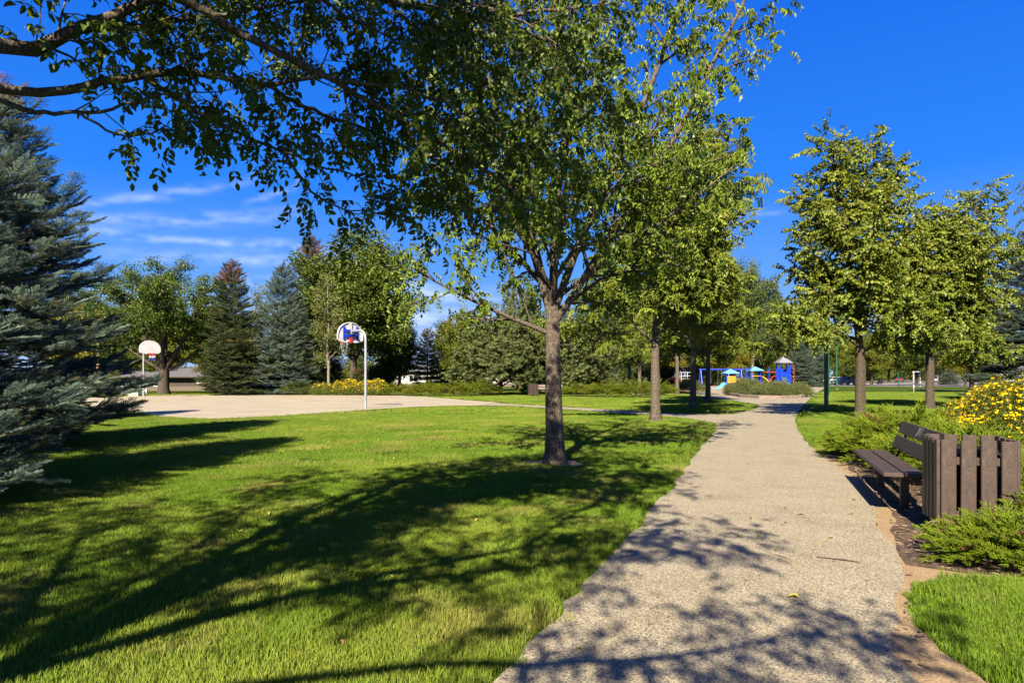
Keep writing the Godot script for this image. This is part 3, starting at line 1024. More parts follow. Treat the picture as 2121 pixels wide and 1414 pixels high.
# ---------------------------------------------------------------- sky
func sky_image() -> Image:
	var w := 2048
	var h := 1024
	var out := PackedByteArray()
	out.resize(w * h * 3)
	var f := FastNoiseLite.new()
	f.seed = 4
	f.frequency = 0.008
	f.fractal_octaves = 5
	var g := FastNoiseLite.new()
	g.seed = 14
	g.frequency = 0.004
	g.fractal_octaves = 3
	var sun := Vector3(-0.19, 0.616, 0.764)
	# elevation (degrees) -> linear colour
	var el := [0.0, 4.0, 8.0, 15.0, 29.0, 60.0, 90.0]
	var cs := [Color(0.125, 0.175, 0.25), Color(0.08, 0.14, 0.258), Color(0.036, 0.105, 0.265), Color(0.008, 0.067, 0.262), Color(0.003, 0.04, 0.222), Color(0.004, 0.025, 0.124), Color(0.005, 0.02, 0.092)]
	# streaks of cirrus: azimuth and elevation of both ends, half width, strength
	var streaks := [[-32.2, 11.8, -21.5, 15.6, 0.75, 0.36], [-32.4, 10.6, -17.3, 12.9, 1.1, 0.34], [-32.6, 9.9, -22.5, 9.9, 0.55, 0.5], [-23.0, 9.9, -12.0, 10.3, 0.9, 0.42], [-21.7, 13.5, -18.0, 15.0, 0.5, 0.34], [-18.0, 14.6, -17.6, 16.4, 0.3, 0.25], [-31.0, 8.6, -10.0, 8.9, 0.9, 0.35],
		[-24.0, 7.0, -18.0, 7.2, 0.8, 0.4], [-11.0, 7.4, -1.0, 6.6, 1.2, 0.5], [-11.0, 5.4, -1.0, 4.8, 1.6, 0.6], [-10.0, 3.2, -2.0, 3.0, 1.4, 0.5], [-33.0, 5.6, -14.0, 5.2, 1.0, 0.3], [19.0, 12.4, 22.5, 12.2, 0.6, 0.2], [34.0, 6.4, 37.0, 5.6, 0.7, 0.25], [14.0, 28.4, 17.0, 27.6, 0.8, 0.2], [13.0, 25.6, 15.0, 24.6, 0.6, 0.14], [24.0, 4.0, 36.0, 4.2, 1.2, 0.3]]
	for y in h:
		var e := 90.0 - (y + 0.5) / h * 180.0
		var base: Color = cs[0]
		if e > 0:
			for k in 6:
				if e <= el[k + 1]:
					base = cs[k].lerp(cs[k + 1], (e - el[k]) / (el[k + 1] - el[k]))
					break
		else:
			base = Color(0.07, 0.09, 0.06)
		var flat := base.linear_to_srgb()
		var ce := cos(deg_to_rad(e))
		var se := sin(deg_to_rad(e))
		for x in w:
			var c := flat
			if e > 0.0 and e < 75.0:
				var lon := wrapf((x + 0.5) / w * TAU, -PI, PI)
				var dir := Vector3(sin(lon) * ce, se, -cos(lon) * ce)
				# thin cirrus drawn out sideways, in sheets some 10 km up
				var s := 0.0
				var az := rad_to_deg(lon)
				if absf(az) < 46.0:
					if e < 32.0:
						var q := Vector2(az + g.get_noise_2d(az * 9.0, e * 18.0) * 1.4, e + g.get_noise_2d(az * 9.0 + 400.0, e * 12.0) * 1.3)
						for k in streaks:
							var a2 := Vector2(k[0], k[1])
							var b2 := Vector2(k[2], k[3])
							var ln := b2 - a2
							var t := clampf((q - a2).dot(ln) / ln.length_squared(), 0.0, 1.0)
							var dd: float = q.distance_to(a2 + ln * t) / (k[4] * 0.62)
							if dd < 2.2:
								s += k[5] * exp(-dd * dd * 1.4) * (0.35 + 0.65 * sin(PI * clampf(t * 0.9 + 0.05, 0, 1)))
						if s > 0.003:
							var fine := f.get_noise_2d(az * 26.0 + e * 9.0, e * 210.0 - az * 16.0) + 0.6 * f.get_noise_2d(az * 60.0, e * 420.0 - az * 40.0)
							s = clampf(s * (0.85 + fine * 1.7), 0.0, 0.85)
				elif e < 40.0:
					var q := Vector2(lon * 340.0, e * 21.0)
					var band := f.get_noise_2d(q.x * 0.35 + q.y * 0.5, q.y * 1.1 - q.x * 0.12)
					s = clampf(band * 1.5 - 0.2, 0.0, 1.0) * clampf((absf(az) - 46.0) / 15.0, 0.0, 1.0) * clampf(1.15 - e / 30.0, 0.0, 1.0) * 0.5
				var glow := maxf(0.0, dir.dot(sun))
				glow = pow(glow, 24.0) * 0.3
				if s > 0.004 or glow > 0.002:
					c = base.lerp(Color(0.26, 0.29, 0.34), s * 0.62)
					c = (c + Color(glow, glow * 0.95, glow * 0.85)).linear_to_srgb()
			var i := (y * w + x) * 3
			out[i] = clampi(int(c.r * 255.0 + 0.5), 0, 255)
			out[i + 1] = clampi(int(c.g * 255.0 + 0.5), 0, 255)
			out[i + 2] = clampi(int(c.b * 255.0 + 0.5), 0, 255)
	return Image.create_from_data(w, h, false, Image.FORMAT_RGB8, out)

# ---------------------------------------------------------------- the trees of the photograph
func smooth(p: Array, per := 4) -> PackedVector3Array:
	var out := PackedVector3Array()
	for i in p.size() - 1:
		var a: Vector3 = p[maxi(i - 1, 0)]
		var b: Vector3 = p[i]
		var c: Vector3 = p[i + 1]
		var d: Vector3 = p[mini(i + 2, p.size() - 1)]
		for k in per:
			out.append(b.cubic_interpolate(c, a, d, float(k) / per))
	out.append(p[-1])
	return out

# a limb along given points, with side branches from length fraction t0 on
func long_limb(out: Copies, p: Array, r0: float, r1: float, t0: float, per_m: float, side_len: float, S: Dictionary) -> MB:
	var w := MB.new()
	var pts := smooth(p)
	var rad := PackedFloat32Array()
	var m := pts.size()
	for i in m:
		var t := float(i) / (m - 1)
		pts[i] += rv() * 0.012 * minf(1.0, i)
		rad.append(lerpf(r0, r1, pow(t, 0.8)))
	w.tube(pts, rad, 9)
	var left := 0.0
	var spin := rf(0, TAU)
	for i in range(1, m):
		var t := float(i) / (m - 1)
		if t < t0:
			continue
		var seg := pts[i].distance_to(pts[i - 1])
		var d := (pts[i] - pts[i - 1]).normalized()
		left += seg * per_m
		while left >= 1.0:
			left -= 1.0
			spin += 2.4 + rf(-0.5, 0.5)
			var u := d.cross(Vector3.UP).normalized()
			var q := u * cos(spin) + d.cross(u) * sin(spin)
			var cd := (d * 0.75 + q * rf(0.5, 0.95)).normalized()
			limb(w, out, pts[i - 1].lerp(pts[i], rf()), cd, side_len * rf(0.55, 1.15), minf(rad[i] * 0.5, 0.011), 1, S)
	limb(w, out, pts[m - 1], (pts[m - 1] - pts[m - 2]).normalized(), side_len, r1, 1, S)
	return w

func build_overhanging_ash() -> void:
	rng.seed = 21
	var root := Vector3(-3.35, 0, 0.1)
	var t := thing("ash_tree", "ash tree whose dark leafy branches hang across the top left of the sky", "tree", root)
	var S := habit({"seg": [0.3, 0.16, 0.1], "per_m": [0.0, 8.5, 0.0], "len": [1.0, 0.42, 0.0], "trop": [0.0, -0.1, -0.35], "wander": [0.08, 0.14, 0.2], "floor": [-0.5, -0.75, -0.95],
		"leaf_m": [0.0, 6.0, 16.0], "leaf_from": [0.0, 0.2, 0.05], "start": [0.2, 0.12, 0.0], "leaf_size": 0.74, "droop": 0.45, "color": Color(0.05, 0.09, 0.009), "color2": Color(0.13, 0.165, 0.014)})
	var out := Copies.new()
	var f := Vector3(-3.3, 2.5, 0.0)
	var w := trunk_mesh(2.6, 0.17, 0.135, Vector3(0.05, 0, -0.1))
	part("trunk", w.mesh(), M.bark, t)
	# [points, foot radius, tip radius, leafless share, side branches per metre, their length]
	var limbs := [
		[[f, Vector3(-3.22, 3.0, -2.0), Vector3(-3.00, 3.39, -4.00), Vector3(-2.77, 3.63, -4.30), Vector3(-2.47, 3.97, -4.60), Vector3(-2.23, 4.42, -5.00), Vector3(-1.74, 5.09, -5.60)], 0.068, 0.016, 0.36, 8.0, 0.5],
		[[Vector3(-2.77, 3.63, -4.30), Vector3(-2.43, 3.88, -4.70), Vector3(-1.99, 4.24, -5.20), Vector3(-1.48, 4.69, -5.80)], 0.03, 0.008, 0.05, 6.0, 0.7],
		[[f, Vector3(-3.25, 2.95, -2.2), Vector3(-3.07, 3.18, -4.10), Vector3(-2.64, 3.35, -4.40), Vector3(-2.30, 3.51, -4.60), Vector3(-2.09, 3.56, -4.80), Vector3(-1.83, 3.59, -5.00), Vector3(-1.64, 3.54, -5.20), Vector3(-1.45, 3.50, -5.40), Vector3(-1.17, 3.47, -5.60), Vector3(-0.68, 3.36, -6.00), Vector3(-0.27, 3.37, -6.30)], 0.038, 0.006, 0.33, 7.0, 0.45],
		[[Vector3(-1.83, 3.59, -5.00), Vector3(-1.37, 3.70, -5.10), Vector3(-1.05, 3.87, -5.20), Vector3(-0.80, 4.17, -5.30)], 0.02, 0.006, 0.1, 7.0, 0.55],
		[[Vector3(-2.43, 3.41, -4.50), Vector3(-2.12, 3.25, -4.70), Vector3(-1.84, 3.15, -4.90), Vector3(-1.53, 3.06, -5.10), Vector3(-1.27, 3.02, -5.30), Vector3(-0.83, 2.95, -5.60)], 0.016, 0.005, 0.05, 7.0, 0.42],
		[[Vector3(-1.68, 3.1, -5.00), Vector3(-1.50, 2.84, -5.10), Vector3(-1.33, 2.74, -5.20), Vector3(-1.01, 2.71, -5.30)], 0.012, 0.004, 0.1, 7.0, 0.3],
		[[f, Vector3(-3.0, 2.8, -2.0), Vector3(-2.78, 2.95, -3.70), Vector3(-2.69, 2.96, -3.90), Vector3(-2.46, 3.04, -4.10), Vector3(-2.31, 3.21, -4.30), Vector3(-2.08, 3.37, -4.60)], 0.024, 0.005, 0.42, 6.0, 0.35],
		[[Vector3(-2.54, 3.0, -4.00), Vector3(-2.38, 2.91, -4.10), Vector3(-2.27, 2.94, -4.20), Vector3(-2.15, 3.01, -4.30)], 0.009, 0.004, 0.2, 7.0, 0.25],
		[[f, Vector3(-3.0, 3.8, -2.4), Vector3(-2.64, 4.38, -4.60), Vector3(-1.63, 4.42, -5.00), Vector3(-0.99, 4.43, -5.40), Vector3(-0.48, 4.44, -5.60), Vector3(-0.15, 4.50, -5.80), Vector3(0.39, 4.73, -6.10), Vector3(1.04, 4.96, -6.40)], 0.07, 0.007, 0.45, 6.0, 0.6],
		[[Vector3(-0.99, 4.43, -5.40), Vector3(-0.61, 4.09, -5.40), Vector3(-0.24, 3.82, -5.50), Vector3(0.16, 3.55, -5.60)], 0.015, 0.005, 0.1, 6.0, 0.5],
		[[f, Vector3(-3.0, 3.5, -2.2), Vector3(-2.31, 3.94, -4.30), Vector3(-1.72, 3.68, -4.50), Vector3(-1.20, 3.48, -4.70), Vector3(-0.73, 3.25, -4.90), Vector3(-0.29, 3.04, -5.10), Vector3(0.18, 2.77, -5.20)], 0.045, 0.006, 0.55, 7.0, 0.5],
		[[Vector3(-1.20, 3.48, -4.70), Vector3(-0.82, 3.49, -4.80), Vector3(-0.38, 3.36, -4.90), Vector3(-0.00, 3.15, -5.00)], 0.015, 0.005, 0.1, 6.0, 0.5],
		[[Vector3(-1.0, 4.45, -5.3), Vector3(-0.4, 4.3, -5.2), Vector3(0.1, 4.15, -5.2), Vector3(0.5, 3.9, -5.3)], 0.015, 0.005, 0.05, 8.0, 0.5],
		[[Vector3(-0.48, 4.44, -5.6), Vector3(-0.4, 4.7, -6.4), Vector3(-0.1, 4.95, -7.2), Vector3(0.35, 5.1, -7.9)], 0.02, 0.006, 0.0, 7.0, 0.6],
		[[Vector3(-0.2, 4.5, -5.8), Vector3(0.2, 4.45, -6.0), Vector3(0.6, 4.3, -6.2), Vector3(0.9, 4.0, -6.4)], 0.015, 0.005, 0.0, 7.0, 0.5],
		[[Vector3(-1.6, 4.42, -5.0), Vector3(-1.3, 4.1, -4.9), Vector3(-0.9, 3.9, -4.9), Vector3(-0.5, 3.7, -5.0)], 0.015, 0.005, 0.0, 8.0, 0.5],
		# overhead and behind the photographer, seen by their shade
		[[f, Vector3(-2.4, 3.4, -0.3), Vector3(-1.2, 4.2, -0.5), Vector3(-0.4, 4.6, -0.4), Vector3(0.1, 4.8, -0.4)], 0.07, 0.01, 0.25, 5.5, 0.7],
		[[f, Vector3(-2.7, 4.0, 0.5), Vector3(-1.5, 5.0, 1.1), Vector3(-0.9, 5.4, 1.3), Vector3(-0.5, 5.6, 1.3)], 0.07, 0.01, 0.25, 5.0, 0.7],
		[[f, Vector3(-3.0, 4.2, -0.8), Vector3(-2.4, 5.6, -1.4), Vector3(-1.8, 6.6, -1.8), Vector3(-1.4, 7.4, -2.0)], 0.08, 0.012, 0.2, 7.0, 1.0],
		[[f, Vector3(-3.2, 4.6, 0.3), Vector3(-3.1, 6.4, 0.8), Vector3(-2.7, 8.0, 0.9)], 0.08, 0.012, 0.2, 7.0, 1.1],
		[[f, Vector3(-4.2, 3.6, 0.0), Vector3(-5.2, 4.6, -0.3), Vector3(-6.0, 5.4, -0.2)], 0.06, 0.01, 0.3, 6.0, 0.9],
		[[f, Vector3(-4.0, 3.8, 1.0), Vector3(-4.6, 4.8, 2.0), Vector3(-4.9, 5.6, 2.8)], 0.06, 0.01, 0.3, 5.0, 0.9],
		[[f, Vector3(-2.8, 3.4, 1.2), Vector3(-1.8, 4.1, 1.7), Vector3(-0.7, 4.25, 1.8), Vector3(0.1, 4.4, 1.7), Vector3(0.6, 4.5, 1.6)], 0.06, 0.01, 0.45, 7.0, 0.6],
		[[Vector3(-1.2, 4.2, -0.5), Vector3(-0.7, 4.5, -1.6), Vector3(-0.3, 4.8, -2.3), Vector3(0.1, 5.0, -2.8)], 0.03, 0.008, 0.1, 6.0, 0.6],
		[[f, Vector3(-2.9, 3.9, -1.2), Vector3(-2.3, 4.7, -2.4), Vector3(-1.7, 5.0, -3.2), Vector3(-1.0, 5.1, -3.9)], 0.05, 0.008, 0.25, 8.0, 0.8],
		[[f, Vector3(-3.2, 4.0, -1.3), Vector3(-3.2, 4.9, -2.6), Vector3(-3.1, 5.4, -3.8)], 0.05, 0.008, 0.25, 7.0, 0.8],
		[[Vector3(-2.3, 4.7, -2.4), Vector3(-1.5, 5.3, -2.4), Vector3(-0.7, 5.6, -2.6), Vector3(0.1, 5.7, -2.9)], 0.03, 0.008, 0.1, 8.0, 0.8],
		[[Vector3(-2.4, 5.6, -1.4), Vector3(-1.4, 6.1, -0.9), Vector3(-0.9, 6.2, -0.7), Vector3(-0.4, 6.3, -0.6)], 0.03, 0.008, 0.1, 6.0, 0.7],
		[[Vector3(-2.64, 4.38, -4.6), Vector3(-2.2, 5.2, -4.6), Vector3(-1.5, 5.8, -4.8), Vector3(-0.6, 6.0, -5.2)], 0.03, 0.008, 0.1, 7.0, 0.8],
		[[f, Vector3(-3.9, 4.0, -0.9), Vector3(-4.4, 4.9, -1.9), Vector3(-4.6, 5.4, -3.0)], 0.05, 0.008, 0.25, 6.0, 0.8],
	]
	for k in limbs.size():
		var l: Array = limbs[k]
		# the limbs in front of the lens are a little thinner clad than those overhead
		var lw := long_limb(out, l[0], l[1], l[2], l[3], l[4] * (0.85 if k > 2 and k < 16 else (1.2 if k >= 16 else 1.0)), l[5], S)
		for i in lw.v.size():
			lw.v[i] -= root
		part("limb", lw.mesh(), M.bark, t)
	# the three hundred leaves that show largest are single pieces, the others one mass
	var order := []
	for i in out.count():
		var p := out.at[i] - Vector3(0, 1.45, 0)
		if p.z < -1.0 and absf(p.x) < -p.z * 0.74 and p.y < -p.z * 0.55 and p.y > p.z * 0.45:
			order.append([p.length(), i])
	order.sort()
	var single := {}
	for i in mini(300, order.size()):
		single[order[i][1]] = true
	var tints := []
	for i in 6:
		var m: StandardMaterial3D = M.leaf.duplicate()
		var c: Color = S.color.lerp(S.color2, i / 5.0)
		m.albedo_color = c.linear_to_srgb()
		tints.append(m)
	var rest := [Copies.new(), Copies.new(), Copies.new()]
	for i in out.count():
		var tr := out.transform(i)
		var p := tr.origin
		if p.z < 0.3 and p.z > -2.9 and absf(p.x) < 2.6 and p.y < 3.4:
			continue
		tr.origin -= root
		if single.has(i):
			var c := out.color(i)
			var e := clampi(int((c.r - S.color.r) / (S.color2.r - S.color.r) * 5.0 + 0.5), 0, 5)
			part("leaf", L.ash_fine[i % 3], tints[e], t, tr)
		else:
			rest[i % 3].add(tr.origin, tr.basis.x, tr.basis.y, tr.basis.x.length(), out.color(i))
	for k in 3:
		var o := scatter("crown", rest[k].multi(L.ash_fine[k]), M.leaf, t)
		o.set_meta("kind", "stuff")
	print("overhanging ash leaves ", out.count(), " in view ", order.size())

func build_lawn_ash() -> void:
	rng.seed = 33
	var at := Vector3(0.72, 0, -11.39)
	var t := thing("ash_tree", "forked ash tree standing on the lawn left of the path, largest trunk", "tree", at, 0, "ash trees in a row beside the path")
	var S := habit({"seg": [0.35, 0.22, 0.13], "per_m": [3.3, 5.4, 0.0], "len": [1.75, 0.5, 0.0], "trop": [0.06, 0.02, -0.3], "wander": [0.06, 0.11, 0.18], "angle": [0.8, 0.8, 0.7], "floor": [-0.3, -0.45, -0.8],
		"leaf_m": [0.0, 4.0, 13.0], "leaf_from": [0.0, 0.3, 0.1], "start": [0.12, 0.2, 0.0], "leaf_size": 0.95, "droop": 0.35, "color": Color(0.06, 0.115, 0.012), "color2": Color(0.155, 0.21, 0.02)})
	var out := Copies.new()
	part("trunk", trunk_mesh(2.55, 0.148, 0.115, Vector3(-0.05, 0, 0), 14).mesh(), M.bark, t)
	var c := Vector3(-0.05, 0, 0)
	for l in [
		[2.4, Vector3(-0.3, 1, 0.1), 5.6, 0.075], [2.45, Vector3(0.06, 1, -0.12), 6.6, 0.08], [2.45, Vector3(0.36, 1, 0.08), 6.2, 0.07], [2.3, Vector3(0.78, 1, 0.15), 7.2, 0.065],
		[2.15, Vector3(-1, 0.42, 0.25), 2.5, 0.045], [2.5, Vector3(0.9, 0.55, -0.3), 2.9, 0.04], [2.6, Vector3(0.1, 0.9, 0.8), 3.6, 0.045], [2.6, Vector3(-0.1, 0.9, -0.9), 3.8, 0.045],
		[2.8, Vector3(-0.75, 0.85, -0.2), 3.9, 0.05], [2.9, Vector3(-0.5, 0.8, 0.6), 3.4, 0.04], [3.0, Vector3(0.5, 0.8, 0.7), 3.4, 0.04], [2.7, Vector3(0.9, 0.75, 0.1), 3.6, 0.04]]:
		var w := MB.new()
		limb(w, out, c + Vector3(0, l[0], 0), l[1].normalized(), l[2], l[3], 0, S)
		part("limb", w.mesh(), M.bark, t)
	var two := [Copies.new(), Copies.new()]
	for i in out.count():
		var tr := out.transform(i)
		two[i % 2].add(tr.origin, tr.basis.x, tr.basis.y, tr.basis.x.length(), out.color(i))
	for k in 2:
		var o := scatter("crown", two[k].multi(L.ash_mid[k]), M.leaf, t)
		o.set_meta("kind", "stuff")
	print("lawn ash leaves ", out.count())

func build_row() -> void:
	rng.seed = 44
	var protos := []
	for v in 3:
		var S := habit({"trunk_h": 3.0, "trunk_r": 0.165, "trunk_r1": 0.125, "levels": 2, "seg": [0.4, 0.3, 0.2], "per_m": [3.9, 4.2, 0.0], "len": [2.9, 0.75, 0.0], "angle": [0.95, 0.8, 0.6], "shape": curve([0.95, 1.1, 0.95, 0.7, 0.3]),
			"trop": [0.12, 0.09, -0.1], "start": [0.0, 0.15, 0], "leaf_m": [0, 2.0, 4.5], "leaf_from": [0.0, 0.3, 0.0], "leaf_size": 1.0, "droop": 0.2, "color": Color(0.062, 0.105, 0.01), "color2": Color(0.16, 0.19, 0.016),
			"leaders": [[2.9, Vector3(0.03, 1, 0.02), 6.6, 0.14], [2.5, Vector3(-0.9, 0.6, 0.2), 2.6, 0.05], [2.8, Vector3(0.9, 0.55, -0.1), 2.4, 0.045], [3.1, Vector3(0.35, 1, 0.2), 5.2, 0.07]]})
		var pr := broad_tree(S)
		protos.append([pr[0].mesh(), pr[1].multi(L.ash_far)])
		print("row ash sprays ", pr[1].count())
	var spots := [
		[Vector3(4.79, 0, -22.78), 0, 0.3, 1.0, "ash tree with sunlit trunk on the lawn just behind the forked ash"],
		[Vector3(8.38, 0, -31.54), 1, 1.9, 0.95, "ash tree with pale trunk beside the path fork, in front of the blue swing frame"],
		[Vector3(11.12, 0, -38.68), 2, 4.0, 0.95, "ash tree with leaning pale trunk, last of the row before the playground shrubs"],
		[Vector3(13.07, 0, -53.96), 0, 2.4, 1.0, "dark trunked ash tree in the shade behind the row, near the white climber"],
		[Vector3(11.6, 0, -62.0), 1, 5.1, 1.05, "ash tree with thin dark trunk in the shade farthest down the row"]]
	for s in spots:
		plant("ash_tree", s[4], "tree", "ash trees in a row beside the path", protos[s[1]][0], protos[s[1]][1], M.bark, M.leaf, s[0], s[2], Vector3.ONE * s[3])

func build_lindens() -> void:
	rng.seed = 55
	for v in 2:
		var S := habit({"trunk_h": 2.6, "trunk_r": 0.2, "trunk_r1": 0.17, "levels": 2, "seg": [0.4, 0.3, 0.2], "per_m": [3.9, 6.0, 0.0], "len": [2.9, 0.75, 0.0], "angle": [1.1, 0.85, 0.6], "shape": curve([1.0, 1.15, 0.88, 0.52, 0.16]),
			"trop": [0.0, 0.1, 0.0], "wander": [0.025, 0.12, 0.16], "start": [0.0, 0.12, 0], "floor": [-0.08, -0.2, -0.4], "leaf_m": [0, 3.6, 5.6], "leaf_from": [0.0, 0.25, 0.0], "leaf_size": 1.1, "droop": 0.15, "color": Color(0.06, 0.1, 0.009), "color2": Color(0.148, 0.172, 0.015),
			"leaders": [[2.5, Vector3(-0.13, 1, 0.02), 7.9, 0.13], [3.2, Vector3(0.05, 1, -0.05), 7.0, 0.09], [2.6, Vector3(-0.9, 0.55, 0.2), 2.6, 0.04], [2.4, Vector3(0.9, 0.5, 0.3), 2.5, 0.04]] if v == 0 else
				[[2.5, Vector3(0.04, 1, 0.02), 6.2, 0.13], [3.4, Vector3(0.34, 1, 0.08), 7.0, 0.09], [2.8, Vector3(-0.14, 1, 0.0), 6.0, 0.06], [2.4, Vector3(0.9, 0.5, 0.3), 2.0, 0.04]]})
		var pr := broad_tree(S)
		print("linden sprays ", pr[1].count())
		plant("linden_tree", ["twin peaked linden tree with yellowing leaves right of the path", "linden tree with one branch reaching out to the upper right, behind the twin peaked linden"][v], "tree", "linden trees on the right lawn",
			pr[0].mesh(), pr[1].multi(L.linden), M.bark_dark, M.leaf, [Vector3(12.32, 0, -24.12), Vector3(18.75, 0, -30.6)][v], 0.0, Vector3.ONE * [0.95, 0.98][v])

func build_willow() -> void:
	rng.seed = 66
	var S := habit({"trunk_h": 2.8, "trunk_r": 0.22, "trunk_r1": 0.17, "per_m": [3.2, 5.0, 0.0], "len": [1.9, 0.8, 0.0], "trop": [0.02, -0.08, -0.3], "start": [0.25, 0.15, 0], "leaf_m": [0, 3.0, 6.0], "leaf_from": [0.0, 0.2, 0.0], "leaf_size": 1.0, "droop": 0.35,
		"color": Color(0.075, 0.1013, 0.045), "color2": Color(0.1275, 0.15, 0.075),
		"leaders": [[2.6, Vector3(-0.85, 1, 0.0), 4.2, 0.09], [2.7, Vector3(-0.6, 1, -0.4), 4.6, 0.08], [2.7, Vector3(0.2, 1, 0.3), 4.6, 0.09], [2.7, Vector3(0.8, 1, -0.2), 4.0, 0.08]]})
	var pr := broad_tree(S)
	plant("willow_tree", "silvery narrow leaved tree whose branches reach in at the right edge of the picture", "tree", "", pr[0].mesh(), pr[1].multi(L.willow), M.bark_dark, M.leaf, Vector3(17.1, 0, -17.2))

func build_conifers() -> void:
	rng.seed = 77
	var blue := {"spray": 1.0, "color": Color(0.09, 0.138, 0.108), "step": 0.27, "whorl": 6.5, "cones": 0.88}
	var nearS := blue.duplicate()
	nearS.merge({"spray": 1.05, "step": 0.26, "whorl": 6.0, "gap": 0.95, "rise0": 0.02}, true)
	var a := spruce_tree(7.15, 2.85, 0.3, nearS)
	print("near spruce sprays ", a[1].count())
	plant("spruce_tree", "big blue spruce at the left edge beside the gravel court", "tree", "spruces at the left edge", a[0].mesh(), a[1].multi(L.spruce_near), M.bark_dark, M.needle, Vector3(-10.3, 0, -13.3), 0.4)
	var b := spruce_tree(6.8, 2.5, 0.35, nearS)
	plant("spruce_tree", "nearest blue spruce, only a low branch shows at the left edge above the lawn", "tree", "spruces at the left edge", b[0].mesh(), b[1].multi(L.spruce_near), M.bark_dark, M.needle, Vector3(-7.45, 0, -7.2), 1.0)
	# behind the big spruce, its tip shades the court
	var c := spruce_tree(9.0, 2.7, 0.4, blue)
	plant("spruce_tree", "blue spruce half hidden behind the big spruce at the left edge", "tree", "spruces at the left edge", c[0].mesh(), c[1].multi(L.spruce), M.bark_dark, M.needle, Vector3(-16.6, 0, -18.0), 2.0)
	# right edge
	var far_blue := {"spray": 1.25, "color": Color(0.0562, 0.09, 0.075), "step": 0.36, "whorl": 6.0, "taper": 0.85}
	var e := spruce_tree(9.3, 2.9, 0.3, far_blue)
	plant("spruce_tree", "dark blue spruce at the right edge behind the yellow flowers", "tree", "", e[0].mesh(), e[1].multi(L.spruce), M.bark_dark, M.needle, Vector3(28.7, 0, -38.0), 0.0)
	# far conifers share three forms
	var fs := {"spray": 2.0, "color": Color(0.0638, 0.0975, 0.075), "step": 0.5, "whorl": 6.0}
	var f0 := spruce_tree(9.0, 2.5, 0.4, fs)
	fs.merge({"color": Color(0.03, 0.0465, 0.015), "cones": 0.8}, true)
	var f1 := spruce_tree(10.3, 2.5, 0.5, fs)
	fs.merge({"color": Color(0.0488, 0.0638, 0.0165), "cones": 0.8}, true)
	var f2 := spruce_tree(7.0, 1.35, 0.3, fs)
	var pm := [[f0[0].mesh(), f0[1].multi(L.spruce_far)], [f1[0].mesh(), f1[1].multi(L.spruce_far)], [f2[0].mesh(), f2[1].multi(L.spruce_far)]]
	print("far spruce sprays ", f0[1].count(), " ", f1[1].count(), " ", f2[1].count())
	for s in [
		[1, Vector3(-22.2, 0, -54), 0.2, Vector3(1, 1, 1), "dark spruce with brown cone laden top between the elms behind the court"],
		[0, Vector3(-18.6, 0, -55.5), 1.2, Vector3(1.1, 1.12, 1.1), "broad blue spruce with silvery skirts at the far side of the court"],
		[1, Vector3(-19.4, 0, -66), 2.2, Vector3(1.1, 1.42, 1.1), "tallest spruce behind the court, brown cones on its pointed top"],
		[2, Vector3(-12.5, 0, -55.5), 0.0, Vector3(0.5, 0.29, 0.5), "little young spruce standing behind the far yellow shrub"],
		[2, Vector3(-9.3, 0, -75), 0.5, Vector3(1.0, 0.92, 1.0), "small pointed spruce in the gap left of the pines"],
		[2, Vector3(-8.25, 0, -80), 1.5, Vector3(1.0, 1.02, 1.0), "pointed spruce just right of the small one in the gap beside the pines"],
		[2, Vector3(-6.5, 0, -71), 2.5, Vector3(0.6, 1.05, 0.6), "thin spruce with sparse leader in the gap beside the pines"],
		[0, Vector3(43.0, 0, -102), 0.7, Vector3(1.1, 0.75, 1.1), "low spruce right of the playground tower"],
		[0, Vector3(47.5, 0, -108), 1.7, Vector3(1.1, 0.8, 1.1), "low spruce left behind the green lamp posts"],
		[0, Vector3(77.0, 0, -120), 2.7, Vector3(0.75, 0.34, 0.75), "squat blue spruce on the lawn in front of the white fence"]]:
		plant("spruce_tree", s[4], "tree", "conifers in the distance", pm[s[0]][0], pm[s[0]][1], M.bark_dark, M.needle, s[1], s[2], s[3])
	# Scots pines
	var P := habit({"trunk_h": 2.4, "trunk_r": 0.16, "trunk_r1": 0.12, "seg": [0.4, 0.35, 0.25], "per_m": [4.6, 4.2, 0.0], "len": [2.2, 0.7, 0.0], "angle": [1.15, 0.8, 0.6], "shape": curve([1.2, 1.2, 1.1, 0.85, 0.4]), "trop": [0.1, 0.12, 0.1], "wander": [0.1, 0.16, 0.2],
		"start": [0.0, 0.3, 0], "leaf_m": [0, 2.5, 5.0], "leaf_from": [0.0, 0.45, 0.1], "leaf_size": 1.9, "droop": -0.15, "color": Color(0.085, 0.115, 0.038), "color2": Color(0.13, 0.16, 0.06),
		"leaders": [[1.0, Vector3(-0.25, 1, 0), 5.3, 0.1], [0.8, Vector3(0.5, 1, 0.2), 4.6, 0.08], [0.7, Vector3(-0.7, 0.9, 0.3), 3.8, 0.07], [0.6, Vector3(0.9, 0.6, -0.2), 3.6, 0.06], [0.6, Vector3(0.1, 0.8, 0.9), 3.2, 0.06], [0.5, Vector3(-1, 0.45, -0.2), 3.0, 0.05]]})
	var pp := broad_tree(P)
	print("pine tufts ", pp[1].count())
	var pw: Mesh = pp[0].mesh()
	var pl: MultiMesh = pp[1].multi(L.pine)
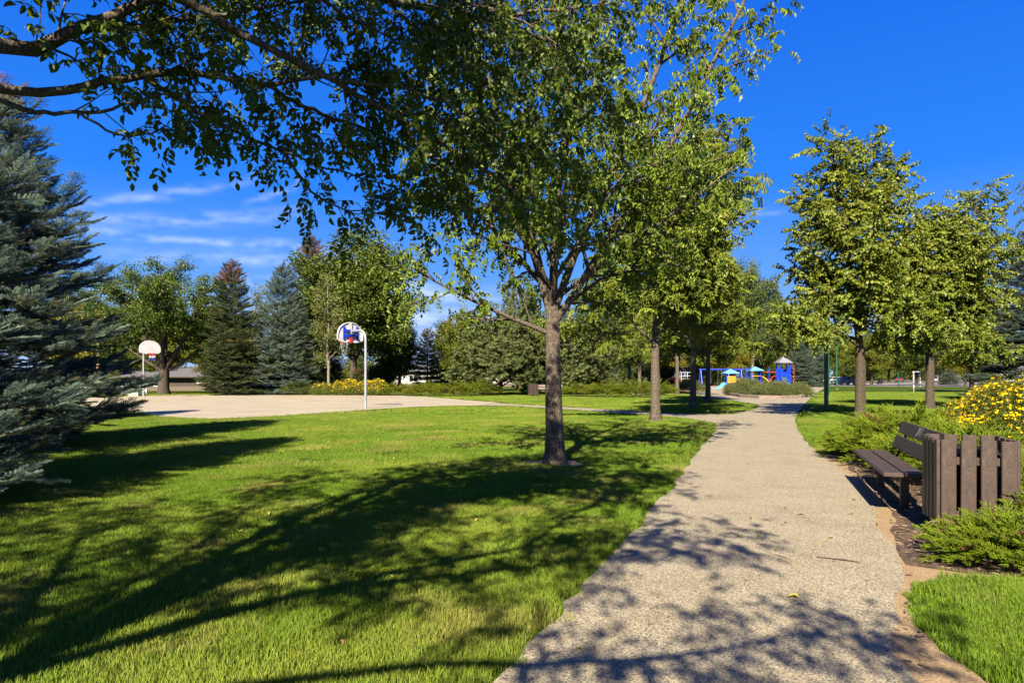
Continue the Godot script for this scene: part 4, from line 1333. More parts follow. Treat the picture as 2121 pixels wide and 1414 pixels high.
	for s in [
		[Vector3(-0.9, 0, -54), 0.0, Vector3(1.05, 1.02, 1.05), "spreading Scots pine beyond the lawn, left of the forked ash trunk"],
		[Vector3(3.4, 0, -57), 2.0, Vector3(1.1, 1.05, 1.1), "spreading Scots pine right behind the forked ash trunk"],
		[Vector3(7.2, 0, -60), 4.1, Vector3(0.85, 0.9, 0.85), "smaller Scots pine right of the forked ash trunk"],
		[Vector3(0.6, 0, -74), 1.1, Vector3(0.95, 1.75, 0.95), "tall Scots pine whose top shows beside the forked ash"]]:
		plant("pine_tree", s[3], "tree", "Scots pines beyond the lawn", pw, pl, M.bark_pine, M.needle, s[0], s[1], s[2])

func build_far_trees() -> void:
	rng.seed = 88
	# elms: short trunk, limbs spreading like a vase
	var E := habit({"trunk_h": 1.8, "trunk_r": 0.36, "trunk_r1": 0.3, "seg": [0.6, 0.45, 0.3], "per_m": [3.2, 3.4, 0.0], "len": [3.1, 1.1, 0.0], "angle": [0.8, 0.8, 0.6], "trop": [0.02, 0.02, 0.0], "start": [0.3, 0.2, 0], "leaf_m": [0, 2.0, 3.4], "leaf_from": [0.0, 0.2, 0.0],
		"leaf_size": 1.05, "droop": 0.1, "color": Color(0.0338, 0.0713, 0.009), "color2": Color(0.075, 0.1125, 0.012),
		"leaders": [[1.6, Vector3(-0.5, 1, 0.1), 6.6, 0.2], [1.7, Vector3(0.55, 1, 0.1), 6.6, 0.2], [1.7, Vector3(0.05, 1, -0.4), 7.4, 0.18], [1.7, Vector3(0.0, 1, 0.5), 6.6, 0.16], [1.6, Vector3(-1, 0.75, -0.2), 5.2, 0.12], [1.6, Vector3(1, 0.75, -0.1), 5.2, 0.12]]})
	var e := broad_tree(E)
	print("elm clumps ", e[1].count())
	var em: Mesh = e[0].mesh()
	var el: MultiMesh = e[1].multi(L.elm)
	plant("elm_tree", "wide spreading elm behind the white faced basketball board", "tree", "elms behind the court", em, el, M.bark_dark, M.leaf, Vector3(-28.6, 0, -56.0), 0.3, Vector3(1.25, 1.12, 1.25))
	# denser taller kind
	var R := habit({"trunk_h": 2.4, "trunk_r": 0.24, "trunk_r1": 0.2, "seg": [0.6, 0.45, 0.3], "per_m": [3.2, 3.2, 0.0], "len": [2.9, 1.0, 0.0], "angle": [0.9, 0.8, 0.6], "trop": [0.08, 0.06, 0.0], "start": [0.08, 0.2, 0], "shape": curve([1.0, 1.15, 1.0, 0.8, 0.45]), "leaf_m": [0, 1.5, 2.4], "leaf_from": [0.0, 0.25, 0.0],
		"leaf_size": 1.0, "droop": 0.1, "color": Color(0.045, 0.0788, 0.012), "color2": Color(0.0938, 0.1237, 0.0165),
		"leaders": [[2.0, Vector3(0.0, 1, 0.0), 9.0, 0.2], [2.2, Vector3(0.4, 1, 0.2), 7.5, 0.13], [2.2, Vector3(-0.4, 1, -0.2), 7.5, 0.13], [2.4, Vector3(0.1, 1, -0.5), 6.5, 0.1]]})
	var forms := []
	var dyes := [[Color(0.045, 0.0788, 0.012), Color(0.0938, 0.1237, 0.0165)], [Color(0.0975, 0.1125, 0.009), Color(0.225, 0.195, 0.015)], [Color(0.0375, 0.0675, 0.0165), Color(0.0825, 0.1125, 0.0338)], [Color(0.0638, 0.0975, 0.009), Color(0.1425, 0.1575, 0.015)]]
	for v in 4:
		R.color = dyes[v][0]
		R.color2 = dyes[v][1]
		var q := broad_tree(R)
		forms.append([q[0].mesh(), q[1].multi(L.far)])
		print("far tree clumps ", q[1].count())
	# slim pale tree, sparse
	var Q := habit({"trunk_h": 3.0, "trunk_r": 0.13, "trunk_r1": 0.1, "seg": [0.5, 0.4, 0.3], "per_m": [4.2, 2.4, 0.0], "len": [1.9, 0.7, 0.0], "angle": [0.8, 0.7, 0.6], "trop": [0.1, 0.08, 0.0], "start": [0.0, 0.2, 0], "shape": curve([0.9, 1.0, 0.9, 0.6, 0.3]), "leaf_m": [0, 1.2, 1.6], "leaf_from": [0.0, 0.3, 0.0],
		"leaf_size": 0.8, "droop": 0.2, "color": Color(0.075, 0.0975, 0.0225), "color2": Color(0.1275, 0.1425, 0.045), "leaders": [[2.0, Vector3(0, 1, 0), 8.0, 0.1]]})
	var q2 := broad_tree(Q)
	forms.append([q2[0].mesh(), q2[1].multi(L.far)])
	for s in [
		# [form, place, turn, scale, name, bark, label]
		[0, Vector3(-14.4, 0, -62), 0.5, Vector3(1.5, 1.22, 1.5), "elm_tree", M.bark_dark, "tall rounded elm behind the near basketball hoop"],
		[0, Vector3(-11.2, 0, -68), 1.9, Vector3(0.75, 0.6, 0.75), "elm_tree", M.bark_dark, "small rounded tree right of the tall elm and hoop pole"],
		[4, Vector3(-14.8, 0, -55), 0.0, Vector3(0.95, 0.92, 0.95), "larch_tree", M.bark_pale, "slim light green larch with a thin pale trunk left of the near hoop"],
		[4, Vector3(-29.5, 0, -80), 1.0, Vector3(1.2, 1.15, 1.2), "poplar_tree", M.bark_pale, "pale sparse tree between the dark spruce and the blue spruce"],
		[1, Vector3(-27.3, 0, -66), 2.0, Vector3(0.75, 0.48, 0.75), "maple_tree", M.bark_dark, "low yellowing tree in front of the brown house, right of the big elm"],
		[1, Vector3(-30.6, 0, -74), 3.0, Vector3(0.8, 0.55, 0.8), "maple_tree", M.bark_dark, "yellowing tree behind the blue spruce"],
		[1, Vector3(-44.0, 0, -68), 4.0, Vector3(0.9, 0.75, 0.9), "maple_tree", M.bark_dark, "yellow green tree behind the wooden pole at the left"],
		[3, Vector3(-39.0, 0, -74), 5.0, Vector3(1.0, 0.72, 1.0), "maple_tree", M.bark_dark, "green tree behind the far basketball board"],
		[3, Vector3(-4.2, 0, -68), 0.3, Vector3(0.8, 0.66, 0.8), "maple_tree", M.bark_dark, "dark leafy tree at the left side of the pines"],
		[2, Vector3(9.5, 0, -78), 0.8, Vector3(1.0, 0.8, 1.0), "maple_tree", M.bark_dark, "bluish green tree behind the pines"],
		[3, Vector3(14.5, 0, -84), 1.8, Vector3(1.0, 0.95, 1.0), "maple_tree", M.bark, "green tree behind the ash row, left of the swing frame"],
		[1, Vector3(21.5, 0, -100), 2.8, Vector3(1.1, 1.0, 1.1), "maple_tree", M.bark, "yellow green tree behind the swing frame"],
		[3, Vector3(27.0, 0, -108), 3.8, Vector3(1.2, 1.15, 1.2), "maple_tree", M.bark, "green tree behind the small playground roofs"],
		[1, Vector3(33.0, 0, -104), 4.8, Vector3(0.85, 0.75, 0.85), "birch_tree", M.bark_pale, "yellowing birch behind the playground"],
		[2, Vector3(39.5, 0, -112), 0.1, Vector3(1.15, 1.65, 1.15), "poplar_tree", M.bark_pale, "tall pale trunked poplar above the playground tower"],
		[3, Vector3(43.0, 0, -118), 1.1, Vector3(1.25, 1.1, 1.25), "maple_tree", M.bark_dark, "dark green tree behind the playground tower"],
		[0, Vector3(51.5, 0, -122), 2.1, Vector3(1.25, 1.0, 1.25), "maple_tree", M.bark_dark, "dark tree behind the green lamp posts"],
		[2, Vector3(62.0, 0, -146), 3.1, Vector3(1.2, 1.0, 1.2), "maple_tree", M.bark_dark, "tree behind the parked dark blue car"],
		[3, Vector3(78.0, 0, -165), 4.1, Vector3(1.3, 1.05, 1.3), "maple_tree", M.bark_dark, "street tree behind the black waste cart"],
		[0, Vector3(96.0, 0, -225), 5.1, Vector3(1.5, 1.25, 1.5), "maple_tree", M.bark_dark, "street tree beyond the red car"],
		[3, Vector3(118.0, 0, -232), 0.6, Vector3(1.5, 1.25, 1.5), "maple_tree", M.bark_dark, "tree at the far bend of the street"],
		[1, Vector3(122.0, 0, -205), 1.6, Vector3(1.4, 1.1, 1.4), "maple_tree", M.bark_dark, "tree with yellow patches behind the silver car"],
		[3, Vector3(140.0, 0, -208), 2.6, Vector3(1.5, 1.25, 1.5), "maple_tree", M.bark_dark, "tree behind the white fence"],
		[1, Vector3(66.5, 0, -100), 3.6, Vector3(0.75, 0.62, 0.75), "maple_tree", M.bark_dark, "small dark trunked tree on the lawn near the hydrant"],
		[3, Vector3(41.8, 0, -62), 4.6, Vector3(0.95, 0.78, 0.95), "maple_tree", M.bark_dark, "leafy tree between the linden and the right spruce"],
		[3, Vector3(58.0, 0, -110), 1.3, Vector3(0.95, 0.72, 0.95), "maple_tree", M.bark_dark, "small street tree between the linden trunks, left of the goal"],
		[0, Vector3(67.0, 0, -113), 2.9, Vector3(0.95, 0.74, 0.95), "maple_tree", M.bark_dark, "dark street tree right behind the white goal"],
		[1, Vector3(84.0, 0, -152), 2.2, Vector3(1.2, 0.95, 1.2), "maple_tree", M.bark_dark, "yellowing street tree above the dark red car"],
		[0, Vector3(112.0, 0, -178), 3.2, Vector3(1.3, 1.0, 1.3), "maple_tree", M.bark_dark, "dark tree right behind the silver blue car"],
		[3, Vector3(-36.5, 0, -84), 0.2, Vector3(1.15, 0.85, 1.15), "maple_tree", M.bark_dark, "green tree between the big elm and the dark spruce"],
		[0, Vector3(-50.0, 0, -92), 1.4, Vector3(1.3, 1.0, 1.3), "maple_tree", M.bark_dark, "green tree left of the big elm behind the bungalow"],
		[2, Vector3(-24.5, 0, -82), 2.6, Vector3(1.1, 0.95, 1.1), "maple_tree", M.bark_dark, "bluish green tree between the dark spruce and the blue spruce"],
		[0, Vector3(-52.0, 0, -84), 4.4, Vector3(1.3, 1.0, 1.3), "maple_tree", M.bark_dark, "tree farthest left behind the big spruce"],
		[3, Vector3(155.0, 0, -190), 0.4, Vector3(1.5, 1.2, 1.5), "maple_tree", M.bark_dark, "tree behind the spruce at the right edge"],
		[2, Vector3(30.0, 0, -128), 0.9, Vector3(1.3, 1.2, 1.3), "maple_tree", M.bark_dark, "bluish tree deep behind the playground"],
		[0, Vector3(16.0, 0, -118), 2.3, Vector3(1.4, 1.15, 1.4), "maple_tree", M.bark_dark, "tree deep behind the ash row"],
		[0, Vector3(4.0, 0, -112), 3.3, Vector3(1.3, 0.9, 1.3), "maple_tree", M.bark_dark, "tree deep behind the pines"]]:
		plant(s[4], s[6], "tree", "trees in the distance", forms[s[0]][0], forms[s[0]][1], s[5], M.leaf, s[1], s[2], s[3])
	# bushy kind with leaves down to the ground
	var B := habit({"trunk_h": 1.0, "trunk_r": 0.12, "trunk_r1": 0.1, "seg": [0.6, 0.45, 0.3], "per_m": [3.4, 3.0, 0.0], "len": [1.9, 0.9, 0.0], "angle": [1.0, 0.8, 0.6], "trop": [0.06, 0.02, 0.0], "start": [0.0, 0.1, 0], "leaf_m": [0, 1.8, 2.6], "leaf_from": [0.0, 0.1, 0.0],
		"leaf_size": 1.1, "droop": 0.1, "leaders": [[0.3, Vector3(0, 1, 0), 4.6, 0.1], [0.3, Vector3(0.7, 0.8, 0.2), 3.6, 0.07], [0.3, Vector3(-0.7, 0.8, 0.1), 3.6, 0.07], [0.3, Vector3(0.1, 0.8, -0.7), 3.4, 0.07], [0.3, Vector3(0.0, 0.7, 0.7), 3.2, 0.07], [0.2, Vector3(1, 0.25, 0.2), 2.4, 0.05], [0.2, Vector3(-1, 0.25, -0.2), 2.4, 0.05]]})
	var bush := []
	for v in 3:
		B.color = [Color(0.0375, 0.0638, 0.0105), Color(0.0638, 0.09, 0.012), Color(0.0975, 0.1087, 0.0105)][v]
		B.color2 = [Color(0.075, 0.1013, 0.015), Color(0.1125, 0.135, 0.015), Color(0.195, 0.1725, 0.015)][v]
		var q := broad_tree(B)
		bush.append([q[0].mesh(), q[1].multi(L.far)])
	for s in [
		[0, Vector3(-57, 0, -92), 0.9, "dark bush farthest left beyond the court"], [1, Vector3(-47, 0, -86), 0.9, "bush left of the brown bungalow"], [2, Vector3(-23.5, 0, -86), 1.0, "yellowish bush behind the dark spruce"], [1, Vector3(-19, 0, -84), 1.0, "bush behind the blue spruce trunk"],
		[0, Vector3(-14.5, 0, -78), 0.9, "dark bush behind the near hoop pole"], [1, Vector3(-7.5, 0, -92), 0.9, "bush beside the pale house"], [0, Vector3(4.5, 0, -88), 0.9, "dark bush behind the forked ash trunk"], [1, Vector3(11.0, 0, -94), 1.1, "bush behind the second ash trunk"],
		[0, Vector3(18.0, 0, -106), 1.2, "dark bush left of the swings"], [0, Vector3(25.0, 0, -114), 1.3, "dark bush behind the swings"], [1, Vector3(31.0, 0, -112), 1.2, "bush behind the yellow climbers"], [0, Vector3(36.5, 0, -120), 1.4, "dark bush behind the play tower"], [1, Vector3(47.0, 0, -112), 1.2, "bush right of the red corkscrew climber"],
		[0, Vector3(56, 0, -150), 1.6, "dark bush behind the white car"], [1, Vector3(69, 0, -158), 1.6, "bush farther left of the waste cart"], [0, Vector3(74, 0, -150), 1.3, "dark bush left behind the waste cart"], [1, Vector3(125, 0, -182), 1.5, "bush left of the white fence"], [0, Vector3(160, 0, -290), 3.0, "dark bush at the end of the street"], [1, Vector3(128, 0, -240), 2.4, "bush right of the street end"], [0, Vector3(146, 0, -238), 2.4, "dark bush behind the white house"], [1, Vector3(165, 0, -225), 2.2, "bush behind the spruce at the right edge"],
		[2, Vector3(190, 0, -330), 3.2, "yellowish bush far down the street"], [0, Vector3(70, 0, -195), 2.0, "dark bush deep behind the lamp posts"], [0, Vector3(8, 0, -128), 1.8, "dark bush deep behind the pines"], [0, Vector3(-5, 0, -120), 1.5, "dark bush deep behind the pale house"], [0, Vector3(-34, 0, -98), 1.2, "dark bush behind the bungalow roof"]]:
		plant("bush", s[3], "bush", "bushes in the distance", bush[s[0]][0], bush[s[0]][1], M.bark_dark, M.leaf, s[1], rf(0, TAU), Vector3.ONE * s[2] * 0.85)
	# sapling by the white rails
	plant("sapling", "little light green sapling in front of the white rail fence", "tree", "", forms[4][0], forms[4][1], M.bark, M.leaf, Vector3(-30.0, 0, -51.5), 0.0, Vector3(0.34, 0.26, 0.34))

# ---------------------------------------------------------------- shrubs
func juniper(at: Vector3, rx: float, rz: float, h: float, n: int, label: String, col := Color(0.1275, 0.1875, 0.012), s := 1.0, dead := 0.03) -> Node3D:
	var t := thing("juniper_shrub", label, "shrub", at, 0, "junipers")
	var sets := [Copies.new(), Copies.new(), Copies.new()]
	var stems := MB.new()
	for i in n:
		var a := i * 2.39996 + rf(-0.3, 0.3)
		var q := sqrt((i + 0.5) / n)
		var ring := Vector3(cos(a) * rx * q, 0, sin(a) * rz * q)
		var hh := h * (1.0 - 0.75 * q * q) * rf(0.55, 1.05)
		var p := ring * 0.9 + Vector3(0, hh * 0.72, 0)
		var d := (ring.normalized() * (0.35 + 0.75 * q) + Vector3(0, rf(0.15, 0.75) * (1.1 - 0.6 * q), 0) + rv() * 0.35)
		var k := rf(0.78, 1.2)
		var c := Color(col.r * k * rf(0.9, 1.15), col.g * k, col.b * k)
		if rf() < dead:
			c = Color(0.15, 0.09, 0.0375)
		sets[i % 3].add(p, d, Vector3.UP + rv() * 0.3, s * rf(0.7, 1.15), c)
		if i % 4 == 0:
			stems.tube(PackedVector3Array([ring * 0.12, ring * 0.55 + Vector3(0, hh * 0.5, 0), p]), PackedFloat32Array([0.012, 0.008, 0.004]), 3)
	part("stems", stems.mesh(), M.bark_dark, t)
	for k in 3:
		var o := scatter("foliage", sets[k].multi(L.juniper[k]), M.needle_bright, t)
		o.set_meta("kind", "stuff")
	return t

func flower_shrub(at: Vector3, rx: float, rz: float, h: float, n: int, label: String, s := 1.0, bloom := 0.6, leafc := Color(0.0975, 0.1237, 0.015)) -> Node3D:
	var t := thing("flowering_shrub" if bloom > 0 else "shrub", label, "shrub", at, 0, "shrubs")
	var lv := Copies.new()
	var fl := Copies.new()
	var stems := MB.new()
	for i in n:
		var a := i * 2.39996
		var q := sqrt((i + 0.5) / n)
		var f := sqrt(maxf(0.0, 1.0 - pow(q, 2.6)))
		var top := h * (0.18 + 0.82 * f) * (1.0 + 0.5 * patchy.get_noise_2d(at.x * 40 + cos(a) * q * 70, sin(a) * q * 70))
		for k in 3:
			var hh := top * (1.0 - 0.3 * k * rf(0.5, 1.0))
			var p := Vector3(cos(a) * rx * q, hh, sin(a) * rz * q) + rv() * 0.05 * s
			var kk := rf(0.75, 1.2)
			lv.add(p, rv(), Vector3.UP + rv() * 0.4, s * rf(0.8, 1.25), Color(leafc.r * kk, leafc.g * kk, leafc.b * kk))
		if rf() < bloom:
			var p := Vector3(cos(a) * rx * q * 1.03, top + 0.05 * s, sin(a) * rz * q * 1.03)
			var kk := rf(0.9, 1.1)
			fl.add(p + rv() * 0.03, Vector3(rf(-1, 1), 0, rf(-1, 1)), (Vector3.UP + Vector3(cos(a), 0, sin(a)) * q * 0.7 + rv() * 0.4), s * rf(0.42, 0.68), Color(0.8 * kk, 0.58 * kk, 0.008))
		if i % 6 == 0:
			stems.tube(PackedVector3Array([Vector3(cos(a) * rx * q * 0.3, 0, sin(a) * rz * q * 0.3), Vector3(cos(a) * rx * q, top, sin(a) * rz * q)]), PackedFloat32Array([0.008, 0.003]), 3)
	part("stems", stems.mesh(), M.bark_dark, t)
	scatter("foliage", lv.multi(L.leafy), M.leaf, t).set_meta("kind", "stuff")
	if fl.count() > 8:
		scatter("flowers", fl.multi(L.flower), M.petal, t).set_meta("kind", "stuff")
	return t

func build_shrubs() -> void:
	rng.seed = 99
	M.needle_bright = leaf_mat(Color(0.225, 0.3, 0.0375), 0.6, 0.3)
	# beside the bench and the bin
	juniper(Vector3(6.6, 0, -11.5), 0.95, 1.5, 0.8, 680, "spreading juniper between the path and the left end of the bench")
	juniper(Vector3(6.15, 0, -9.4), 0.8, 1.4, 0.68, 520, "juniper directly behind the bench backrest")
	juniper(Vector3(5.6, 0, -7.4), 0.5, 0.9, 0.5, 260, "juniper behind the near end of the bench and the bin")
	juniper(Vector3(7.7, 0, -12.6), 1.3, 1.1, 0.7, 360, "juniper at the back of the bed, left of the yellow flowers")
	juniper(Vector3(4.0, 0, -5.3), 0.62, 0.42, 0.28, 380, "low juniper in front of the brown bin", Color(0.1275, 0.1913, 0.012), 0.6, 0.06)
	juniper(Vector3(5.05, 0, -6.6), 0.4, 0.6, 0.55, 280, "juniper growing at the right side of the brown bin", Color(0.12, 0.18, 0.0135), 0.85)
	juniper(Vector3(4.75, 0, -5.5), 0.5, 0.45, 0.42, 240, "low juniper at the right edge of the picture below the bin", Color(0.1237, 0.1837, 0.012), 0.85)
	flower_shrub(Vector3(8.1, 0, -10.9), 1.35, 1.1, 1.12, 1300, "yellow flowering shrub behind the bench", 1.0, 0.85)
	flower_shrub(Vector3(9.6, 0, -10.6), 1.3, 1.2, 1.3, 1200, "yellow flowering shrub at the right edge behind the bin", 1.0, 0.85)
	flower_shrub(Vector3(7.6, 0, -8.9), 0.9, 0.8, 0.75, 300, "low leafy shrub with few yellow flowers behind the bin", 1.0, 0.12)
	# far side of the court
	flower_shrub(Vector3(-13.0, 0, -53.5), 1.2, 0.8, 0.95, 260, "far yellow flowering shrub left of the near hoop pole", 2.2, 0.9)
	flower_shrub(Vector3(-10.9, 0, -53.2), 1.3, 0.8, 0.95, 280, "far yellow flowering shrub right of the near hoop pole", 2.2, 0.9)
	flower_shrub(Vector3(-14.9, 0, -53.8), 0.9, 0.7, 0.75, 160, "far shrub with scattered yellow flowers beside the larch trunk", 2.2, 0.35)
	flower_shrub(Vector3(-17.0, 0, -54.2), 1.3, 0.8, 0.9, 160, "far green shrub at the foot of the blue spruce", 2.4, 0.0, Color(0.0675, 0.09, 0.015))
	var k := 0
	for s in [[-8.6, -52.5, 1.4, 0.75, "far juniper right of the yellow shrubs"], [-6.4, -51.0, 1.5, 0.85, "second far juniper from the yellow shrubs"], [-4.2, -50.0, 1.5, 0.9, "third far juniper from the yellow shrubs"], [-2.4, -51.5, 1.3, 1.1, "far juniper under the left pine"],
		[4.9, -49.5, 1.3, 0.8, "far juniper between the pines right of the ash trunk"], [6.6, -48.0, 1.5, 1.0, "far bright juniper right of the pines"], [8.6, -47.2, 1.6, 1.25, "far tall juniper left of the second ash trunk"], [10.9, -52.0, 1.6, 1.0, "far juniper in shade right of the second ash trunk"]]:
		juniper(Vector3(s[0], 0, s[1]), s[2], 0.9, s[3], 170, s[4], Color(0.12, 0.1575, 0.012), 1.35)
		k += 1
	# planter before the playground
	flower_shrub(Vector3(18.0, 0.07, -52.6), 1.55, 1.2, 1.0, 330, "grey green shrub in the timber edged bed, left one", 2.0, 0.0, Color(0.09, 0.1125, 0.0338))
	flower_shrub(Vector3(19.2, 0.07, -48.6), 2.1, 1.3, 0.85, 420, "wide grey green shrub in the timber edged bed, right one", 2.0, 0.0, Color(0.0938, 0.1162, 0.0375))
	flower_shrub(Vector3(131.0, 0, -198), 1.0, 1.0, 4.2, 60, "yellow column shaped shrub above the white fence", 6.0, 0.0, Color(0.225, 0.195, 0.015))
	flower_shrub(Vector3(16.2, 0, -62.5), 1.5, 1.0, 1.0, 120, "dark shrub in the shade left of the playground", 2.4, 0.0, Color(0.085, 0.11, 0.02))

# ---------------------------------------------------------------- things made by people
func build_bench(at: Vector3, turn: float, label: String, written: bool) -> void:
	var t := thing("park_bench", label, "bench", at, turn, "park benches")
	var seat := one_box(Vector3(2.45, 0.045, 0.19), 0.008)
	for z in [-0.115, 0.095]:
		part("seat_plank", seat, M.paint_long, t, tf(Vector3(0, 0.43, z)))
	var back := one_box(Vector3(2.4, 0.165, 0.04), 0.008)
	var tilt := Basis(Vector3.RIGHT, 0.36)
	var planks := []
	for k in 2:
		planks.append(part("backrest_plank", back, M.paint_long, t, Transform3D(tilt, Vector3(0, 0.59 + 0.185 * k, 0.3 + 0.07 * k))))
	var leg := one_box(Vector3(0.08, 0.43, 0.085), 0.006)
	var cross := one_box(Vector3(0.07, 0.06, 0.42), 0.005)
	for x in [-0.66, 0.94]:
		part("leg", leg, M.paint, t, tf(Vector3(x, 0.19, 0.08)))
		part("crosspiece", cross, M.paint, t, tf(Vector3(x + 0.077, 0.375, 0.0)))
		part("back_bracket", one_tube([Vector3(x, 0.38, 0.12), Vector3(x, 0.4, 0.26), Vector3(x, 0.5, 0.315), Vector3(x, 0.83, 0.43)], 0.018, 6), M.black, t)
	if written:
		# white scrawl on the upper back board
		var b := MB.new()
		for s in [
			[[0.0, 0.05], [0.02, 0.075], [0.035, 0.05], [0.025, 0.0], [0.005, -0.005], [0.0, 0.03], [0.015, 0.06]],
			[[-0.02, -0.03], [0.0, -0.01], [0.04, -0.02], [0.02, -0.04], [-0.015, -0.05], [-0.02, -0.03]],
			[[0.045, 0.01], [0.075, 0.045], [0.065, 0.065], [0.045, 0.04], [0.05, 0.0], [0.08, -0.005]],
			[[0.095, -0.02], [0.095, 0.055], [0.1, 0.04], [0.12, 0.065], [0.14, 0.05], [0.145, -0.025]],
			[[0.1, 0.015], [0.14, 0.02]],
			[[0.185, 0.04], [0.2, 0.062], [0.225, 0.055], [0.225, 0.03], [0.195, -0.02], [0.175, -0.035]]]:
			for i in s.size() - 1:
				var a := Vector2(s[i][0], s[i][1])
				var e := Vector2(s[i + 1][0], s[i + 1][1])
				var q := (e - a).orthogonal().normalized() * 0.0035
				var z := -0.0215
				b.quad(Vector3(-a.x - q.x, a.y + q.y, z), Vector3(-e.x - q.x, e.y + q.y, z), Vector3(-e.x + q.x, e.y - q.y, z), Vector3(-a.x + q.x, a.y - q.y, z))
		var o := part("scrawl", b.mesh(), M.chalk, planks[1], tf(Vector3(0.1, 0, 0)))
		o.set_meta("label", "white scrawled graffiti on the upper back board")

func build_bin(at: Vector3, turn: float, label: String, size := 1.0) -> void:
	var t := thing("litter_bin", label, "litter bin", at, turn, "litter bins")
	t.scale = Vector3.ONE * size
	var slat := one_box(Vector3(0.12, 0.77, 0.038), 0.006)
	var rail := one_box(Vector3(0.52, 0.07, 0.03), 0.004)
	var bolt := MB.new()
	bolt.lathe(Transform3D(Basis(Vector3.RIGHT, PI / 2), Vector3.ZERO), [Vector2(0.009, 0), Vector2(0.009, 0.003), Vector2(0.0, 0.005)], 8)
	var bm := bolt.mesh()
	for k in 4:
		var side := Basis(Vector3.UP, k * PI / 2)
		for i in 4:
			var x := (i - 1.5) * 0.152
			var jit := rf(-0.006, 0.006)
			var s := part("slat", slat, M.paint, t, Transform3D(side * Basis(Vector3.BACK, rf(-0.006, 0.006)), side * Vector3(x, 0.505 + jit, 0.3)))
			part("bolt", bm, M.paint, s, tf(Vector3(0, 0.17, 0.018)))
		for y in [0.22, 0.7]:
			part("rail", rail, M.paint, t, Transform3D(side, side * Vector3(0, y, 0.266)))
	var can := MB.new()
	can.lathe(Transform3D.IDENTITY, [Vector2(0.0, 0.13), Vector2(0.2, 0.13), Vector2(0.215, 0.8), Vector2(0.205, 0.8), Vector2(0.19, 0.15), Vector2(0.0, 0.15)], 20)
	part("can", can.mesh(), M.black, t)
	# bag folded over the rim, crumpled
	var bag := MB.new()
	var seg := 72
	for j in seg:
		for r in 5:
			var q := []
			for c in [[j, r], [j + 1, r], [j + 1, r + 1], [j, r + 1]]:
				var a: float = TAU * c[0] / seg
				var h: float = c[1] / 5.0
				var wob: float = patchy.get_noise_2d(cos(a) * 90.0 + c[1] * 20.0, sin(a) * 90.0) * 0.03
				var rad: float = lerpf(0.2, 0.235, sqrt(h)) + wob * (0.4 + h)
				var y: float = 0.8 + sin(h * PI) * 0.035 - h * 0.14 + wob * 0.5
				q.append(Vector3(cos(a) * rad, y, sin(a) * rad))
			bag.quad(q[0], q[1], q[2], q[3])
	part("bag", bag.mesh(), M.bag, t)
	part("post", one_tube([Vector3(0.04, -0.02, 0.235), Vector3(0.04, 0.68, 0.235)], 0.014, 8), M.galvanised, t)
	part("post", one_tube([Vector3(0.0, -0.02, -0.1), Vector3(0.0, 0.14, -0.1)], 0.03, 8), M.galvanised, t)

func board_outline(k := 1.0) -> PackedVector2Array:
	var o := PackedVector2Array()
	for i in 21:
		var a := PI * i / 20.0
		o.append(Vector2(cos(a) * 0.7, 0.28 + sin(a) * 0.6) * k)
	for p in [Vector2(-0.7, 0.1), Vector2(-0.6, 0.0), Vector2(-0.2, -0.06), Vector2(-0.14, 0.0), Vector2(0.14, 0.0), Vector2(0.2, -0.06), Vector2(0.6, 0.0), Vector2(0.7, 0.1)]:
		o.append(p * k)
	return o

